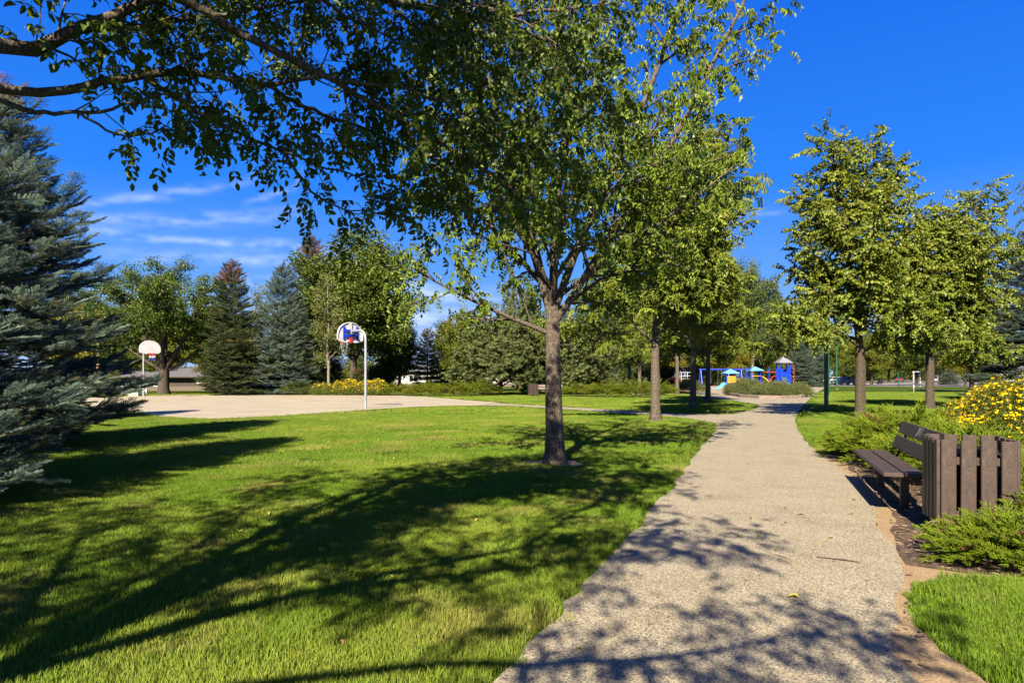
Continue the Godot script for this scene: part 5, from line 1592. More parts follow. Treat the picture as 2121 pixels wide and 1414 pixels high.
# pole at the origin, board hangs over +z
func build_hoop(at: Vector3, turn: float, label: String, torn: bool) -> void:
	var t := thing("basketball_hoop", label, "basketball hoop", at, turn, "basketball hoops")
	var pts := [Vector3(0, -0.05, 0), Vector3(0, 1.5, 0), Vector3(0, 3.05, 0), Vector3(0, 3.3, 0.04), Vector3(0, 3.48, 0.16), Vector3(0, 3.56, 0.35), Vector3(0, 3.57, 0.6), Vector3(0, 3.57, 1.1)]
	part("pole", one_tube(Array(smooth(pts, 3)), 0.06, 12), M.galvanised, t)
	var bd := MB.new()
	bd.prism(tf(Vector3(0, 3.1, 1.22)), board_outline(), 0.05)
	var board := part("backboard", bd.mesh(), M.white, t)
	# raised rim all round the back
	var rimb := MB.new()
	var ol := board_outline(0.985)
	var ring := PackedVector3Array()
	var rr := PackedFloat32Array()
	for i in ol.size() + 1:
		var p := ol[i % ol.size()]
		ring.append(Vector3(p.x, p.y + 3.1, 1.18))
		rr.append(0.028)
	rimb.tube(ring, rr, 5)
	part("edge", rimb.mesh(), M.white, board)
	for x in [-0.36, 0.36]:
		part("bracket", one_box(Vector3(0.09, 0.62, 0.05), 0.006), M.blue, t, tf(Vector3(x, 3.48, 1.165)))
	for y in [3.36, 3.6]:
		part("bracket", one_box(Vector3(0.7, 0.09, 0.05), 0.006), M.blue, t, tf(Vector3(0, y, 1.125)))
	part("spine", one_box(Vector3(0.14, 0.42, 0.05), 0.006), M.white, t, tf(Vector3(0, 3.77, 1.168)))
	part("spine", one_box(Vector3(0.15, 0.26, 0.07), 0.006), M.red, t, tf(Vector3(0, 3.16, 1.16)))
	part("clamp", one_box(Vector3(0.14, 0.2, 0.07), 0.01), M.steel, t, tf(Vector3(0, 3.52, 1.06)))
	var rim := MB.new()
	var rp := PackedVector3Array()
	var rq := PackedFloat32Array()
	for i in 25:
		var a := TAU * i / 24.0
		rp.append(Vector3(cos(a) * 0.23, 3.06, 1.62 + sin(a) * 0.23))
		rq.append(0.013)
	rim.tube(rp, rq, 6)
	rim.box(tf(Vector3(0, 3.06, 1.32)), Vector3(0.1, 0.05, 0.16), 0.005)
	var r := part("rim", rim.mesh(), M.red, t)
	var mats := [M.red, M.cloth_white, M.blue]
	for band in 3:
		var net := MB.new()
		for i in 12:
			if torn and (i % 4 == 0):
				continue
			for s in [-1, 1]:
				var a0 := TAU * i / 12.0
				var a1: float = TAU * (i + 0.5 * s) / 12.0
				var y0 := 3.06 - 0.15 * band
				var r0 := 0.225 - 0.035 * band
				var drop := rf(0.15, 0.3) if torn and band == 2 else 0.15
				net.tube(PackedVector3Array([Vector3(cos(a0) * r0, y0, 1.62 + sin(a0) * r0), Vector3(cos(a1) * (r0 - 0.035), y0 - drop, 1.62 + sin(a1) * (r0 - 0.035))]), PackedFloat32Array([0.007, 0.007]), 4)
		part("net", net.mesh(), M.steel if torn else mats[band], r)

func post(nm: String, label: String, at: Vector3, h: float, r: float, m: Material, group := "") -> Node3D:
	var t := thing(nm, label, "lamp post", at, 0, group)
	part("base", one_box(Vector3(r * 3.4, 0.04, r * 3.4), 0.008), M.concrete, t, tf(Vector3(0, 0.02, 0)))
	var w := MB.new()
	w.tube(PackedVector3Array([Vector3(0, 0.04, 0), Vector3(0, h * 0.5, 0), Vector3(0, h, 0)]), PackedFloat32Array([r, r * 0.95, r * 0.85]), 10, true)
	part("pole", w.mesh(), m, t)
	var hd := MB.new()
	hd.lathe(tf(Vector3(0, h, 0)), [Vector2(0.05, 0), Vector2(0.16, 0.1), Vector2(0.2, 0.36), Vector2(0.24, 0.38), Vector2(0.06, 0.52), Vector2(0, 0.54)], 10)
	part("lantern", hd.mesh(), m, t)
	return t

func build_playground() -> void:
	# swing frame
	var t := thing("swing_set", "blue metal swing frame with two swings at the far left of the playground", "swing", Vector3(24.6, 0, -89))
	part("beam", one_tube([Vector3(-0.2, 2.4, 0), Vector3(5.5, 2.4, 0)], 0.1, 10), M.blue, t)
	for x in [0.0, 3.55, 5.25]:
		for z in [-1.0, 1.0]:
			part("post", one_tube([Vector3(x, -0.05, z), Vector3(x, 2.35, z * 0.12)], 0.075, 8), M.blue, t)
	for x in [1.1, 2.5]:
		var s := part("seat", one_box(Vector3(0.5, 0.04, 0.2), 0.01), M.black, t, tf(Vector3(x, 0.5, 0)))
		for k in [-0.24, 0.24]:
			part("chain", one_tube([Vector3(k, 0.02, 0), Vector3(k, 1.85, 0)], 0.012, 5), M.steel, s)
	# tower and houses joined by bridges: one structure
	var o := Vector3(35.4, 0, -89)
	var p := thing("play_structure", "big blue play structure with grey pointed tower roof, small light blue roofs and orange panel", "play structure", o)
	roof(p, Vector3(0, 3.3, 0), 0.9, 0.8, M.grey)
	for x in [-0.65, 0.65]:
		for z in [-0.6, 0.6]:
			part("post", one_tube([Vector3(x, -0.05, z), Vector3(x, 3.32, z)], 0.08, 8), M.blue, p)
	part("deck", one_box(Vector3(1.3, 0.08, 1.3), 0.01), M.blue, p, tf(Vector3(0, 1.5, 0)))
	part("panel", one_box(Vector3(1.14, 0.85, 0.06), 0.01), M.blue, p, tf(Vector3(0.0, 1.98, -0.6)))
	part("panel", one_box(Vector3(0.34, 0.85, 0.06), 0.01), M.blue, p, tf(Vector3(-0.42, 2.0, 0.62)))
	part("panel", one_box(Vector3(0.34, 0.85, 0.06), 0.01), M.red, p, tf(Vector3(0.3, 1.2, 0.72)))
	for x in [-1.15, -0.98, -0.82, 0.16, 0.3, 0.44]:
		part("post", one_tube([Vector3(x, -0.05, 0.95), Vector3(x, 2.6, 0.95)], 0.06, 8), M.blue, p)
	# steps up to the deck
	var step := one_box(Vector3(0.72, 0.05, 0.26), 0.01)
	for i in 6:
		part("step", step, M.sky_blue, p, tf(Vector3(-0.3, 0.22 + 0.22 * i, 2.1 - 0.24 * i)))
	for x in [-0.7, 0.1]:
		part("stringer", one_box(Vector3(0.05, 0.22, 2.0), 0.01), M.blue, p, Transform3D(Basis(Vector3.RIGHT, 0.74), Vector3(x, 0.85, 1.5)))
	# red corkscrew climber
	var cork := []
	for i in 40:
		var a := i * 0.75
		cork.append(Vector3(1.3 + cos(a) * 0.07, 2.6 * i / 39.0, 0.2 + sin(a) * 0.07))
	cork.append(Vector3(1.3, 2.9, 0.2)); cork.append(Vector3(1.15, 3.0, 0.2)); cork.append(Vector3(0.7, 3.02, 0.2))
	part("climber", one_tube(cork, 0.045, 6), M.red, p)
	# second house, light blue roof
	roof(p, Vector3(-3.7, 2.28, 0), 0.88, 0.5, M.sky_blue)
	for x in [-4.35, -3.1]:
		for z in [-0.5, 0.5]:
			part("post", one_tube([Vector3(x, -0.05, z), Vector3(x, 2.3, z)], 0.07, 8), M.blue, p)
	part("deck", one_box(Vector3(1.2, 0.08, 1.1), 0.01), M.blue, p, tf(Vector3(-3.72, 0.9, 0)))
	part("panel", one_box(Vector3(1.1, 0.06, 0.06), 0.01), M.yellow, p, tf(Vector3(-3.72, 1.55, 0.55)))
	for k in 3:
		part("panel", one_box(Vector3(0.4, 0.5, 0.05), 0.01), [M.blue, M.orange, M.blue][k], p, tf(Vector3(-4.1 + 0.55 * k, 0.55, 0.6)))
	part("climber", one_tube([Vector3(-2.9, 1.5, 0.4), Vector3(-2.5, 1.1, 0.9), Vector3(-2.2, 0.6, 1.2), Vector3(-2.0, -0.03, 1.3)], 0.05, 6), M.yellow, p)
	part("climber", one_tube([Vector3(-2.6, 0.0, 0.6), Vector3(-2.2, 0.55, 0.6), Vector3(-1.7, 0.8, 0.6), Vector3(-1.2, 0.6, 0.6)], 0.05, 6), M.yellow, p)
	part("slide", one_tube([Vector3(-1.0, 1.5, 0.3), Vector3(-1.5, 1.5, 0.5), Vector3(-2.0, 1.0, 0.8), Vector3(-2.6, 0.2, 1.1)], 0.07, 6), M.red, p)
	part("rail", one_tube([Vector3(-3.1, 2.05, 0.3), Vector3(-0.65, 2.05, 0.3)], 0.04, 6), M.red, p)
	part("post", one_tube([Vector3(-1.95, -0.05, 0.3), Vector3(-1.95, 2.6, 0.3)], 0.07, 8), M.blue, p)
	part("beam", one_tube([Vector3(-5.1, 2.45, 0.3), Vector3(-4.0, 2.45, 0.3)], 0.09, 8), M.blue, p)
	for x in [-5.0, -4.05]:
		part("post", one_tube([Vector3(x, -0.05, 0.3), Vector3(x, 2.45, 0.3)], 0.08, 8), M.blue, p)
	# third house with the orange panel and slide, nearer
	var h := thing("playhouse", "small playhouse with light blue roof, orange panel and light blue slide behind the shrub bed", "playhouse", Vector3(24.0, 0, -75))
	roof(h, Vector3(0, 1.86, 0), 0.76, 0.46, M.sky_blue)
	for x in [-0.42, 0.42]:
		for z in [-0.42, 0.42]:
			part("post", one_tube([Vector3(x, -0.05, z), Vector3(x, 1.88, z)], 0.06, 8), M.blue, h)
	var op := part("panel", one_box(Vector3(0.86, 0.72, 0.06), 0.015), M.orange, h, tf(Vector3(-0.02, 1.14, 0.48)))
	for i in 3:
		for j in 2:
			var hole := MB.new()
			hole.lathe(Transform3D(Basis(Vector3.RIGHT, PI / 2), Vector3(-0.22 + 0.22 * i, -0.08 + 0.22 * j, 0.031)), [Vector2(0.055, 0.0), Vector2(0.055, 0.004), Vector2(0, 0.005)], 10)
			part("knob", hole.mesh(), M.red, op)
	part("deck", one_box(Vector3(0.84, 0.08, 0.84), 0.01), M.blue, h, tf(Vector3(0, 0.7, 0)))
	var sl := MB.new()
	var prof := [Vector3(-0.45, 0.74, 0.1), Vector3(-0.8, 0.62, 0.3), Vector3(-1.3, 0.25, 0.55), Vector3(-1.65, 0.12, 0.75), Vector3(-2.0, 0.1, 0.95)]
	for i in prof.size() - 1:
		var a: Vector3 = prof[i]
		var b: Vector3 = prof[i + 1]
		var sd := (b - a).cross(Vector3.UP).normalized() * 0.24
		sl.quad(a - sd, a + sd, b + sd, b - sd)
		for k in [-1, 1]:
			sl.quad(a + sd * k, a + sd * k + Vector3(0, 0.12, 0), b + sd * k + Vector3(0, 0.12, 0), b + sd * k)
			sl.quad(a + sd * k * 1.2, a + sd * k * 1.2 + Vector3(0, 0.12, 0), b + sd * k * 1.2 + Vector3(0, 0.12, 0), b + sd * k * 1.2)
			sl.quad(a + sd * k + Vector3(0, 0.12, 0), a + sd * k * 1.2 + Vector3(0, 0.12, 0), b + sd * k * 1.2 + Vector3(0, 0.12, 0), b + sd * k + Vector3(0, 0.12, 0))
	part("slide", sl.mesh(), M.sky_blue, h)
	for z in [-0.3, 0.3]:
		part("handrail", one_tube([Vector3(0.45, 1.3, z), Vector3(1.0, 1.18, z - 0.3), Vector3(1.7, 1.15, z - 0.8), Vector3(2.2, 1.15, z - 1.2)], 0.035, 6), M.yellow, h)
		for i in 3:
			var q := 0.6 + 0.6 * i
			part("handrail", one_tube([Vector3(q, -0.03, z - 0.3 * i - 0.1), Vector3(q, 1.18, z - 0.3 * i - 0.1)], 0.03, 5), M.yellow, h)
	# white climbing frame in the shade
	var c := thing("climbing_frame", "white tube climbing frame with teal seat in the shade left of the swings", "climbing frame", Vector3(20.6, 0, -83))
	for x in [0.0, 0.75, 1.5]:
		part("post", one_tube([Vector3(x, -0.03, 0), Vector3(x, 2.0, 0)], 0.04, 6), M.white, c)
	for y in [1.2, 1.55, 1.98]:
		part("rung", one_tube([Vector3(0, y, 0), Vector3(1.5, y, 0)], 0.03, 6), M.white, c)
	part("seat", one_box(Vector3(0.9, 0.3, 0.5), 0.08), M.box_green, c, tf(Vector3(0.9, 0.55, 0.3)))

func roof(p: Node, at: Vector3, r: float, h: float, m: Material) -> void:
	var b := MB.new()
	var top := at + Vector3(0, h, 0)
	for k in 4:
		var a := at + Vector3([-r, r, r, -r][k], 0, [r, r, -r, -r][k])
		var e := at + Vector3([r, r, -r, -r][k], 0, [r, -r, -r, r][k])
		b.tri(a, top, e)
		b.quad(a - Vector3(0, 0.06, 0), a, e, e - Vector3(0, 0.06, 0))
	b.quad(at + Vector3(-r, -0.06, r), at + Vector3(r, -0.06, r), at + Vector3(r, -0.06, -r), at + Vector3(-r, -0.06, -r))
	part("roof", b.mesh(), m, p)

func build_planter() -> void:
	var pts := [Vector3(18.3, 0, -59), Vector3(16.9, 0, -53.0), Vector3(16.0, 0, -47.5), Vector3(16.3, 0, -44.8), Vector3(17.3, 0, -44.0), Vector3(19.2, 0, -45.5), Vector3(21.4, 0, -49.5), Vector3(23.6, 0, -55.5)]
	var t := thing("planter_edging", "weathered timber edging round the shrub bed before the playground", "bed edging")
	for i in pts.size() - 1:
		var a: Vector3 = pts[i]
		var b: Vector3 = pts[i + 1]
		for k in 2:
			var d := b - a
			var x := along(a + d * (0.25 + 0.5 * k) + Vector3(0, 0.11, 0), d)
			part("timber", one_box(Vector3(d.length() * 0.5 - 0.01, 0.24, 0.16), 0.015), M.timber, t, x)
	var o := PackedVector2Array()
	for p in pts:
		o.append(Vector2(p.x, p.z))
	structure("bed_soil", sheet(o, 0.07, 1.0, 4.0), M.mulch)

func car(label: String, at: Vector3, turn: float, m: Material, tall := 0.0) -> void:
	var t := thing("parked_car", label, "car", at, turn, "cars")
	var low := PackedVector2Array([Vector2(-2.15, 0.3), Vector2(2.15, 0.3), Vector2(2.2, 0.55), Vector2(2.1, 0.75 + tall * 0.3), Vector2(1.0, 0.92 + tall * 0.4), Vector2(-1.7, 0.95 + tall * 0.4), Vector2(-2.15, 0.88 + tall * 0.4), Vector2(-2.22, 0.5)])
	var b := MB.new()
	b.prism(Transform3D.IDENTITY, low, 1.74)
	part("body", b.mesh(), m, t)
	var cab := PackedVector2Array([Vector2(1.0, 0.9 + tall * 0.4), Vector2(0.35, 1.36 + tall), Vector2(-1.2, 1.36 + tall), Vector2(-1.85 - tall * 0.3, 0.94 + tall * 0.4)])
	var g := MB.new()
	g.prism(Transform3D.IDENTITY, cab, 1.46)
	part("window", g.mesh(), M.window, t)
	part("roof", one_box(Vector3(1.62, 0.07, 1.4), 0.03), m, t, tf(Vector3(-0.42, 1.39 + tall, 0)))
	for z in [-0.735, 0.735]:
		for x in [[0.98, 0.4], [-0.4, -0.4], [-1.82, -1.2]]:
			part("pillar", one_tube([Vector3(x[0], 0.9 + tall * 0.4, z), Vector3(x[1], 1.38 + tall, z * 0.96)], 0.035, 5), m, t)
	for x in [-1.35, 1.35]:
		for z in [-0.78, 0.78]:
			var w := MB.new()
			w.lathe(Transform3D(Basis(Vector3.RIGHT, PI / 2), Vector3.ZERO), [Vector2(0.2, -0.11), Vector2(0.33, -0.1), Vector2(0.33, 0.1), Vector2(0.2, 0.11)], 16)
			var wh := part("wheel", w.mesh(), M.tyre, t, tf(Vector3(x, 0.32, z)))
			var r := MB.new()
			r.lathe(Transform3D(Basis(Vector3.RIGHT, PI / 2), Vector3.ZERO), [Vector2(0, -0.1), Vector2(0.2, -0.1), Vector2(0.2, 0.1), Vector2(0, 0.1)], 12)
			part("rim", r.mesh(), M.steel, wh)
	for z in [-0.6, 0.6]:
		part("headlight", one_box(Vector3(0.06, 0.14, 0.36), 0.02), M.lens, t, tf(Vector3(2.16, 0.66, z)))
		part("tail_light", one_box(Vector3(0.06, 0.14, 0.3), 0.02), M.red, t, tf(Vector3(-2.2, 0.75, z)))
	part("bumper", one_box(Vector3(0.12, 0.18, 1.7), 0.04), M.tyre, t, tf(Vector3(2.19, 0.4, 0)))
	part("number_plate", one_box(Vector3(0.03, 0.12, 0.42), 0.0), M.white, t, tf(Vector3(2.255, 0.44, 0)))

# bungalow: width along x, front at +z
func house(label: String, at: Vector3, turn: float, w: float, d: float, eave: float, ridge: float, base: float, wall: Material, rm: Material, wins: Array, group := "houses") -> void:
	var t := thing("house", label, "house", at, turn, group)
	part("wall", one_box(Vector3(w, eave - base, d)), wall, t, tf(Vector3(0, (eave + base) / 2, -d / 2)))
	part("foundation", one_box(Vector3(w + 0.06, 0.5, d + 0.06)), M.foundation, t, tf(Vector3(0, 0.2, -d / 2)))
	var b := MB.new()
	var o := 0.55
	var x0 := -w / 2 - o
	var x1 := w / 2 + o
	var r0 := Vector3(x0 + d * 0.45, ridge, -d / 2)
	var r1 := Vector3(x1 - d * 0.45, ridge, -d / 2)
	var e := [Vector3(x0, eave, o), Vector3(x1, eave, o), Vector3(x1, eave, -d - o), Vector3(x0, eave, -d - o)]
	b.quad(e[0], r0, r1, e[1]); b.quad(e[2], r1, r0, e[3])
	b.tri(e[1], r1, e[2]); b.tri(e[3], r0, e[0])
	b.quad(e[0], e[1], e[2], e[3])
	var rf_ := part("roof", b.mesh(), rm, t)
	part("vent_pipe", one_tube([Vector3(w * 0.2, ridge - 0.5, -d * 0.3), Vector3(w * 0.2, ridge + 0.25, -d * 0.3)], 0.07, 6), M.steel, rf_)
	part("gutter", one_box(Vector3(w + 2 * o, 0.12, 0.1), 0.02), M.siding, t, tf(Vector3(0, eave - 0.02, o + 0.05)))
	for q in wins:
		var fr := part("window", one_box(Vector3(q[2], q[3], 0.05), 0.0), M.window, t, tf(Vector3(q[0], q[1], 0.02)))
		for k in [-1, 1]:
			part("frame", one_box(Vector3(0.08, q[3] + 0.16, 0.09), 0.01), M.white, fr, tf(Vector3(k * (q[2] / 2 + 0.02), 0, 0.02)))
			part("frame", one_box(Vector3(q[2] - 0.05, 0.08, 0.085), 0.01), M.white, fr, tf(Vector3(0, k * (q[3] / 2 + 0.03), 0.02)))
		part("mullion", one_box(Vector3(0.06, q[3], 0.08), 0.0), M.white, fr, tf(Vector3(0, 0, 0.02)))

func build_far_things() -> void:
	house("dark brown bungalow with grey shingle roof behind the far hoop", Vector3(-35.0, 0, -70), 0.12, 17, 9, 1.42, 2.5, -1.0, M.siding, M.shingle, [[-4.3, 0.9, 1.2, 0.8], [-1.6, 0.9, 1.3, 0.8], [3.2, 1.05, 1.2, 0.5], [5.6, 1.0, 1.2, 0.5]])
	house("pale house with light roof in the gap between elm and pines", Vector3(-11.5, 0, -96), -0.2, 12, 8, 2.2, 3.6, -0.3, M.pale_wall, M.grey, [[-2.5, 1.2, 1.2, 0.9], [2.5, 1.2, 1.2, 0.9]])
	house("white house glimpsed below the pines", Vector3(0.5, 0, -98), 0.1, 12, 8, 2.4, 3.8, -0.3, M.pale_wall, M.shingle, [[-3.5, 1.2, 1.4, 0.9], [1.0, 1.2, 1.4, 0.9]])
	house("white house behind the white fence at the right", Vector3(160, 0, -212), -0.5, 14, 9, 3.0, 5.0, -0.1, M.pale_wall, M.shingle, [[-3.5, 1.6, 1.6, 1.1], [2.5, 1.6, 1.6, 1.1]])
	# white rail fence
	var t := thing("rail_fence", "white three rail fence in front of the brown bungalow", "fence", Vector3(-35.4, 0, -53.5), 0.1)
	for i in 5:
		part("post", one_box(Vector3(0.12, 0.75, 0.12), 0.01), M.white, t, tf(Vector3(i * 1.6, 0.34, 0)))
		if i < 4:
			for k in 3:
				part("rail", one_box(Vector3(1.56, 0.13, 0.04), 0.008), M.white, t, tf(Vector3(i * 1.6 + 0.8, 0.14 + 0.22 * k, 0.085)))
	var u := thing("utility_box", "pale green utility box beside the far hoop pole", "utility box", Vector3(-27.9, 0, -50.4), 0.2)
	part("cabinet", one_box(Vector3(0.66, 0.48, 0.5), 0.02), M.box_green, u, tf(Vector3(0, 0.27, 0)))
	part("lid", one_box(Vector3(0.72, 0.06, 0.56), 0.015), M.box_green, u, tf(Vector3(0, 0.54, 0)))
	part("base", one_box(Vector3(0.76, 0.06, 0.6), 0.01), M.concrete, u, tf(Vector3(0, 0.02, 0)))
	var w := thing("utility_pole", "brown wooden utility pole behind the big spruce", "utility pole", Vector3(-36.4, 0, -60))
	part("pole", one_tube([Vector3(0, -0.1, 0), Vector3(0, 6.5, 0)], 0.14, 10), M.pole_wood, w)
	part("crossarm", one_box(Vector3(2.2, 0.12, 0.1), 0.01), M.pole_wood, w, tf(Vector3(0, 6.2, 0.14)))
	# street
	car("dark blue car parked beyond the green posts", Vector3(58.3, 0.005, -119.5), 0.25 + PI, M.car_blue)
	car("dark red car parked up the street", Vector3(108, 0.005, -190), 0.95, M.car_red)
	car("silver blue sport utility car at the street bend", Vector3(106.5, 0.0, -172), 0.95 + PI, M.car_silver, 0.32)
	car("white car half hidden by the green lamp post", Vector3(61.8, 0.005, -130), 0.25, M.car_white)
	car("dark blue car parked behind the blue spruce left of the hoop", Vector3(-26.6, 0, -69.0), 0.1, M.car_blue)
	car("red car glimpsed behind the ash row", Vector3(30.2, 0, -127), 0.0, M.car_red)
	var cart := thing("waste_cart", "black wheeled waste cart at the street edge", "waste bin", Vector3(73.5, 0.005, -136))
	part("tub", one_box(Vector3(0.7, 0.95, 0.8), 0.06), M.black, cart, tf(Vector3(0, 0.56, 0)))
	part("lid", one_box(Vector3(0.76, 0.1, 0.88), 0.03), M.black, cart, tf(Vector3(0, 1.08, 0.02)))
	for x in [-0.3, 0.3]:
		part("wheel", one_tube([Vector3(x - 0.04, 0.13, -0.36), Vector3(x + 0.04, 0.13, -0.36)], 0.13, 12), M.tyre, cart)
	var g := thing("goal_frame", "white metal goal frame standing on the right lawn", "goal", Vector3(40.24, 0, -68.34))
	var e := Vector3(2.1, 0, -2.4)
	part("post", one_tube([Vector3(0, -0.03, 0), Vector3(0, 1.93, 0)], 0.07, 8), M.white, g)
	part("post", one_tube([e + Vector3(0, -0.03, 0), e + Vector3(0, 1.93, 0)], 0.07, 8), M.white, g)
	part("crossbar", one_tube([Vector3(-0.05, 1.93, 0.05), e + Vector3(0.05, 1.93, -0.05)], 0.07, 8), M.white, g)
	var h := thing("fire_hydrant", "yellow fire hydrant with red cap on the far right lawn", "hydrant", Vector3(69.6, 0, -101.5))
	var hb := MB.new()
	hb.lathe(Transform3D.IDENTITY, [Vector2(0.2, 0), Vector2(0.2, 0.05), Vector2(0.13, 0.07), Vector2(0.13, 0.55), Vector2(0.17, 0.57), Vector2(0.17, 0.62)], 12)
	part("barrel", hb.mesh(), M.hydrant_yellow, h)
	var hc := MB.new()
	hc.lathe(Transform3D.IDENTITY, [Vector2(0.17, 0.62), Vector2(0.15, 0.72), Vector2(0.08, 0.8), Vector2(0.04, 0.86), Vector2(0, 0.87)], 12)
	part("cap", hc.mesh(), M.red, h)
	part("nozzle", one_tube([Vector3(-0.24, 0.45, 0), Vector3(0.24, 0.45, 0)], 0.06, 8), M.hydrant_yellow, h)
	var f := thing("panel_fence", "long white panel fence across the far right lawn", "fence", Vector3(124, 0, -188), -0.1)
	for i in 6:
		part("panel", one_box(Vector3(2.3, 1.7, 0.05), 0.01), M.white, f, tf(Vector3(1.2 + i * 2.4, 0.9, 0)))
		part("post", one_box(Vector3(0.12, 1.9, 0.12), 0.01), M.white, f, tf(Vector3(i * 2.4, 0.92, 0)))
	# kerbs of the street
	for side in [[Vector3(20, 0, -140), Vector3(60, 0, -135), Vector3(88, 0, -150), Vector3(110, 0, -215)]]:
		var b := MB.new()
		var sm := smooth(side, 5)
		for i in sm.size() - 1:
			var d := sm[i + 1] - sm[i]
			b.box(along(sm[i] + d * 0.5 + Vector3(0, 0.05, 0), d), Vector3(d.length() + 0.02, 0.16, 0.35), 0.0)
		structure("kerb", b.mesh(), M.concrete)
	post("lamp_post", "dark green post in the shade beside the path, nearest of the green posts", Vector3(14.1, 0, -30.6), 4.8, 0.095, M.green, "green lamp posts")
	post("lamp_post", "bright green post just right of the nearest green post", Vector3(23.76, 0, -51.26), 4.8, 0.095, M.green, "green lamp posts")
	post("lamp_post", "slim green post beside the parked dark blue car", Vector3(37.56, 0, -78.9), 5.5, 0.09, M.green, "green lamp posts")
	var sp := thing("sign_post", "short dark green post at the street edge left of the white goal", "post", Vector3(48.4, 0, -85.4))
	part("pole", one_tube([Vector3(0.08, -0.03, 0), Vector3(-0.06, 2.0, 0)], 0.075, 8), M.green, sp)
	part("cap", one_tube([Vector3(-0.06, 2.0, 0), Vector3(-0.065, 2.05, 0)], 0.09, 8), M.green, sp)

func build_small_things() -> void:
	rng.seed = 123
	# fallen leaves and twigs
	var leaves := []
	for v in 3:
		var b := MB.new()
		leaflet(b, Vector3.ZERO, Vector3(1, 0.25, 0), Vector3.UP, 0.085, 0.036, 0.5 + 0.25 * v, 0.35, true)
		leaves.append(b.mesh(true))
	var ms := [mat(lin(0.225, 0.2025, 0.0225), 0.6), mat(lin(0.12, 0.15, 0.015), 0.6), mat(lin(0.15, 0.075, 0.0225), 0.7)]
	var spots := [[1.87, -4.42, 1.35, 0, 2.6], [0.33, -3.59, 0.7, 1, 0.4], [3.52, -7.1, 1.2, 1, 1.0], [4.0, -7.9, 0.9, 0, 2.0], [3.0, -6.9, 0.6, 0, 5.0], [2.5, -5.3, 0.6, 2, 1.0], [2.42, -3.95, 0.9, 2, 0.6]]
	for i in 46:
		var z := -rf(4.0, 30.0)
		var c := -0.2 - z * 0.27 + (0.0 if z > -20 else 0.6)
		spots.append([c + rf(-1.1, 1.5), z, rf(0.5, 0.95), rng.randi() % 3, rf(0, TAU)])
	var count := 0
	for s in spots:
		var p := Vector2(s[0], s[1])
		if not (Geometry2D.is_point_in_polygon(p, PATH) or Geometry2D.is_point_in_polygon(p, EARTH)):
			continue
		var t := part("leaf_blade", leaves[rng.randi() % 3], ms[s[3]], self)
		t.name = numbered("fallen_leaf")
		t.transform = Transform3D(Basis(Vector3.UP, s[4]).scaled(Vector3.ONE * s[2]), Vector3(s[0], 0.0145, s[1]))
		var lb := "small fallen leaf lying on the pebble path"
		if count < 7:
			lb = ["large curled yellow green leaf lying in the sun on the near path", "small green leaf at the lower left edge of the path", "green leaf on the path edge beside the bin shadow", "yellow leaf on the path beside the bench shadow", "tiny yellow leaf on the path left of the bin", "brown leaf on the path left of the dark twig", "brown curled leaf on the worn earth beside the near grass"][count]
		count += 1
		tag(t, lb, "leaf", "fallen leaves on the path")
	for i in 44:
		var z := -rf(3.6, 20.0)
		var p := Vector2(z * -0.1 - rf(0.2, 1.0) * -z * 0.62, z)
		if paved(p):
			continue
		var t := part("leaf_blade", leaves[rng.randi() % 3], ms[[0, 0, 2][rng.randi() % 3]], self)
		t.name = numbered("fallen_leaf")
		t.transform = Transform3D(Basis(Vector3.UP, rf(0, TAU)).scaled(Vector3.ONE * rf(0.6, 1.0)), Vector3(p.x, 0.038, p.y))
		tag(t, "small yellowed leaf lying on the mown lawn", "leaf", "fallen leaves on the lawn")
	var k := 0
	for s in [[[Vector3(2.42, 0.019, -5.42), Vector3(2.58, 0.024, -5.33), Vector3(2.68, 0.019, -5.27)], 0.005, "dark straight twig lying across the path"], [[Vector3(2.12, 0.017, -5.5), Vector3(2.16, 0.019, -5.43), Vector3(2.17, 0.017, -5.38)], 0.003, "short curved twig lying left of the straight twig"]]:
		var o := part("x", one_tube(Array(smooth(s[0], 3)), s[1], 5), M.stick, self)
		o.name = numbered("twig")
		tag(o, s[2], "twig")
		k += 1
	# dead blades and chips on the bed and the earth strip
	var chips := Copies.new()
	var cb := MB.new()
	cb.colored = true
	cb.col = Color.WHITE
	cb.box(Transform3D.IDENTITY, Vector3(0.05, 0.006, 0.014), 0.0)
	var n := 0
	while n < 5200:
		var p := Vector2(rf(1.6, 7.4), rf(-13.5, -2.4))
		if not (Geometry2D.is_point_in_polygon(p, BED) or (Geometry2D.is_point_in_polygon(p, EARTH) and rf() < 0.35)) or Geometry2D.is_point_in_polygon(p, PATH):
			n += 1
			continue
		n += 1
		var c := Color(0.07, 0.041, 0.022).lerp(Color(0.27, 0.2, 0.13), pow(rf(), 1.6))
		chips.add(Vector3(p.x, rf(0.012, 0.024), p.y), Vector3(rf(-1, 1), rf(-0.15, 0.15), rf(-1, 1)), Vector3.UP + rv() * 0.2, rf(0.35, 1.2), c)
	var cm := mat(Color.WHITE, 0.9)
	cm.vertex_color_use_as_albedo = true
	var o := scatter("wood_chips", chips.multi(cb.mesh()), cm, self)
	o.set_meta("kind", "stuff")
	o.set_meta("label", "brown wood chips and litter strewn under the shrubs beside the path")
	o.set_meta("category", "mulch")
	# leafy weed in the lawn
	var wd := thing("lawn_weed", "bright green leafy weed growing in the shaded lawn left of the path", "plant", Vector3(-0.98, 0.0, -4.94))
	var wl := Copies.new()
	for i in 34:
		var a := rf(0, TAU)
		var d := Vector3(cos(a), rf(0.3, 1.1), sin(a))
		wl.add(Vector3(rf(-0.16, 0.16), 0.03, rf(-0.07, 0.07)), d, Vector3.UP, rf(0.7, 1.2), Color(0.14, 0.19, 0.012))
	scatter("leaves", wl.multi(L.ash_mid[0]), M.leaf, wd)
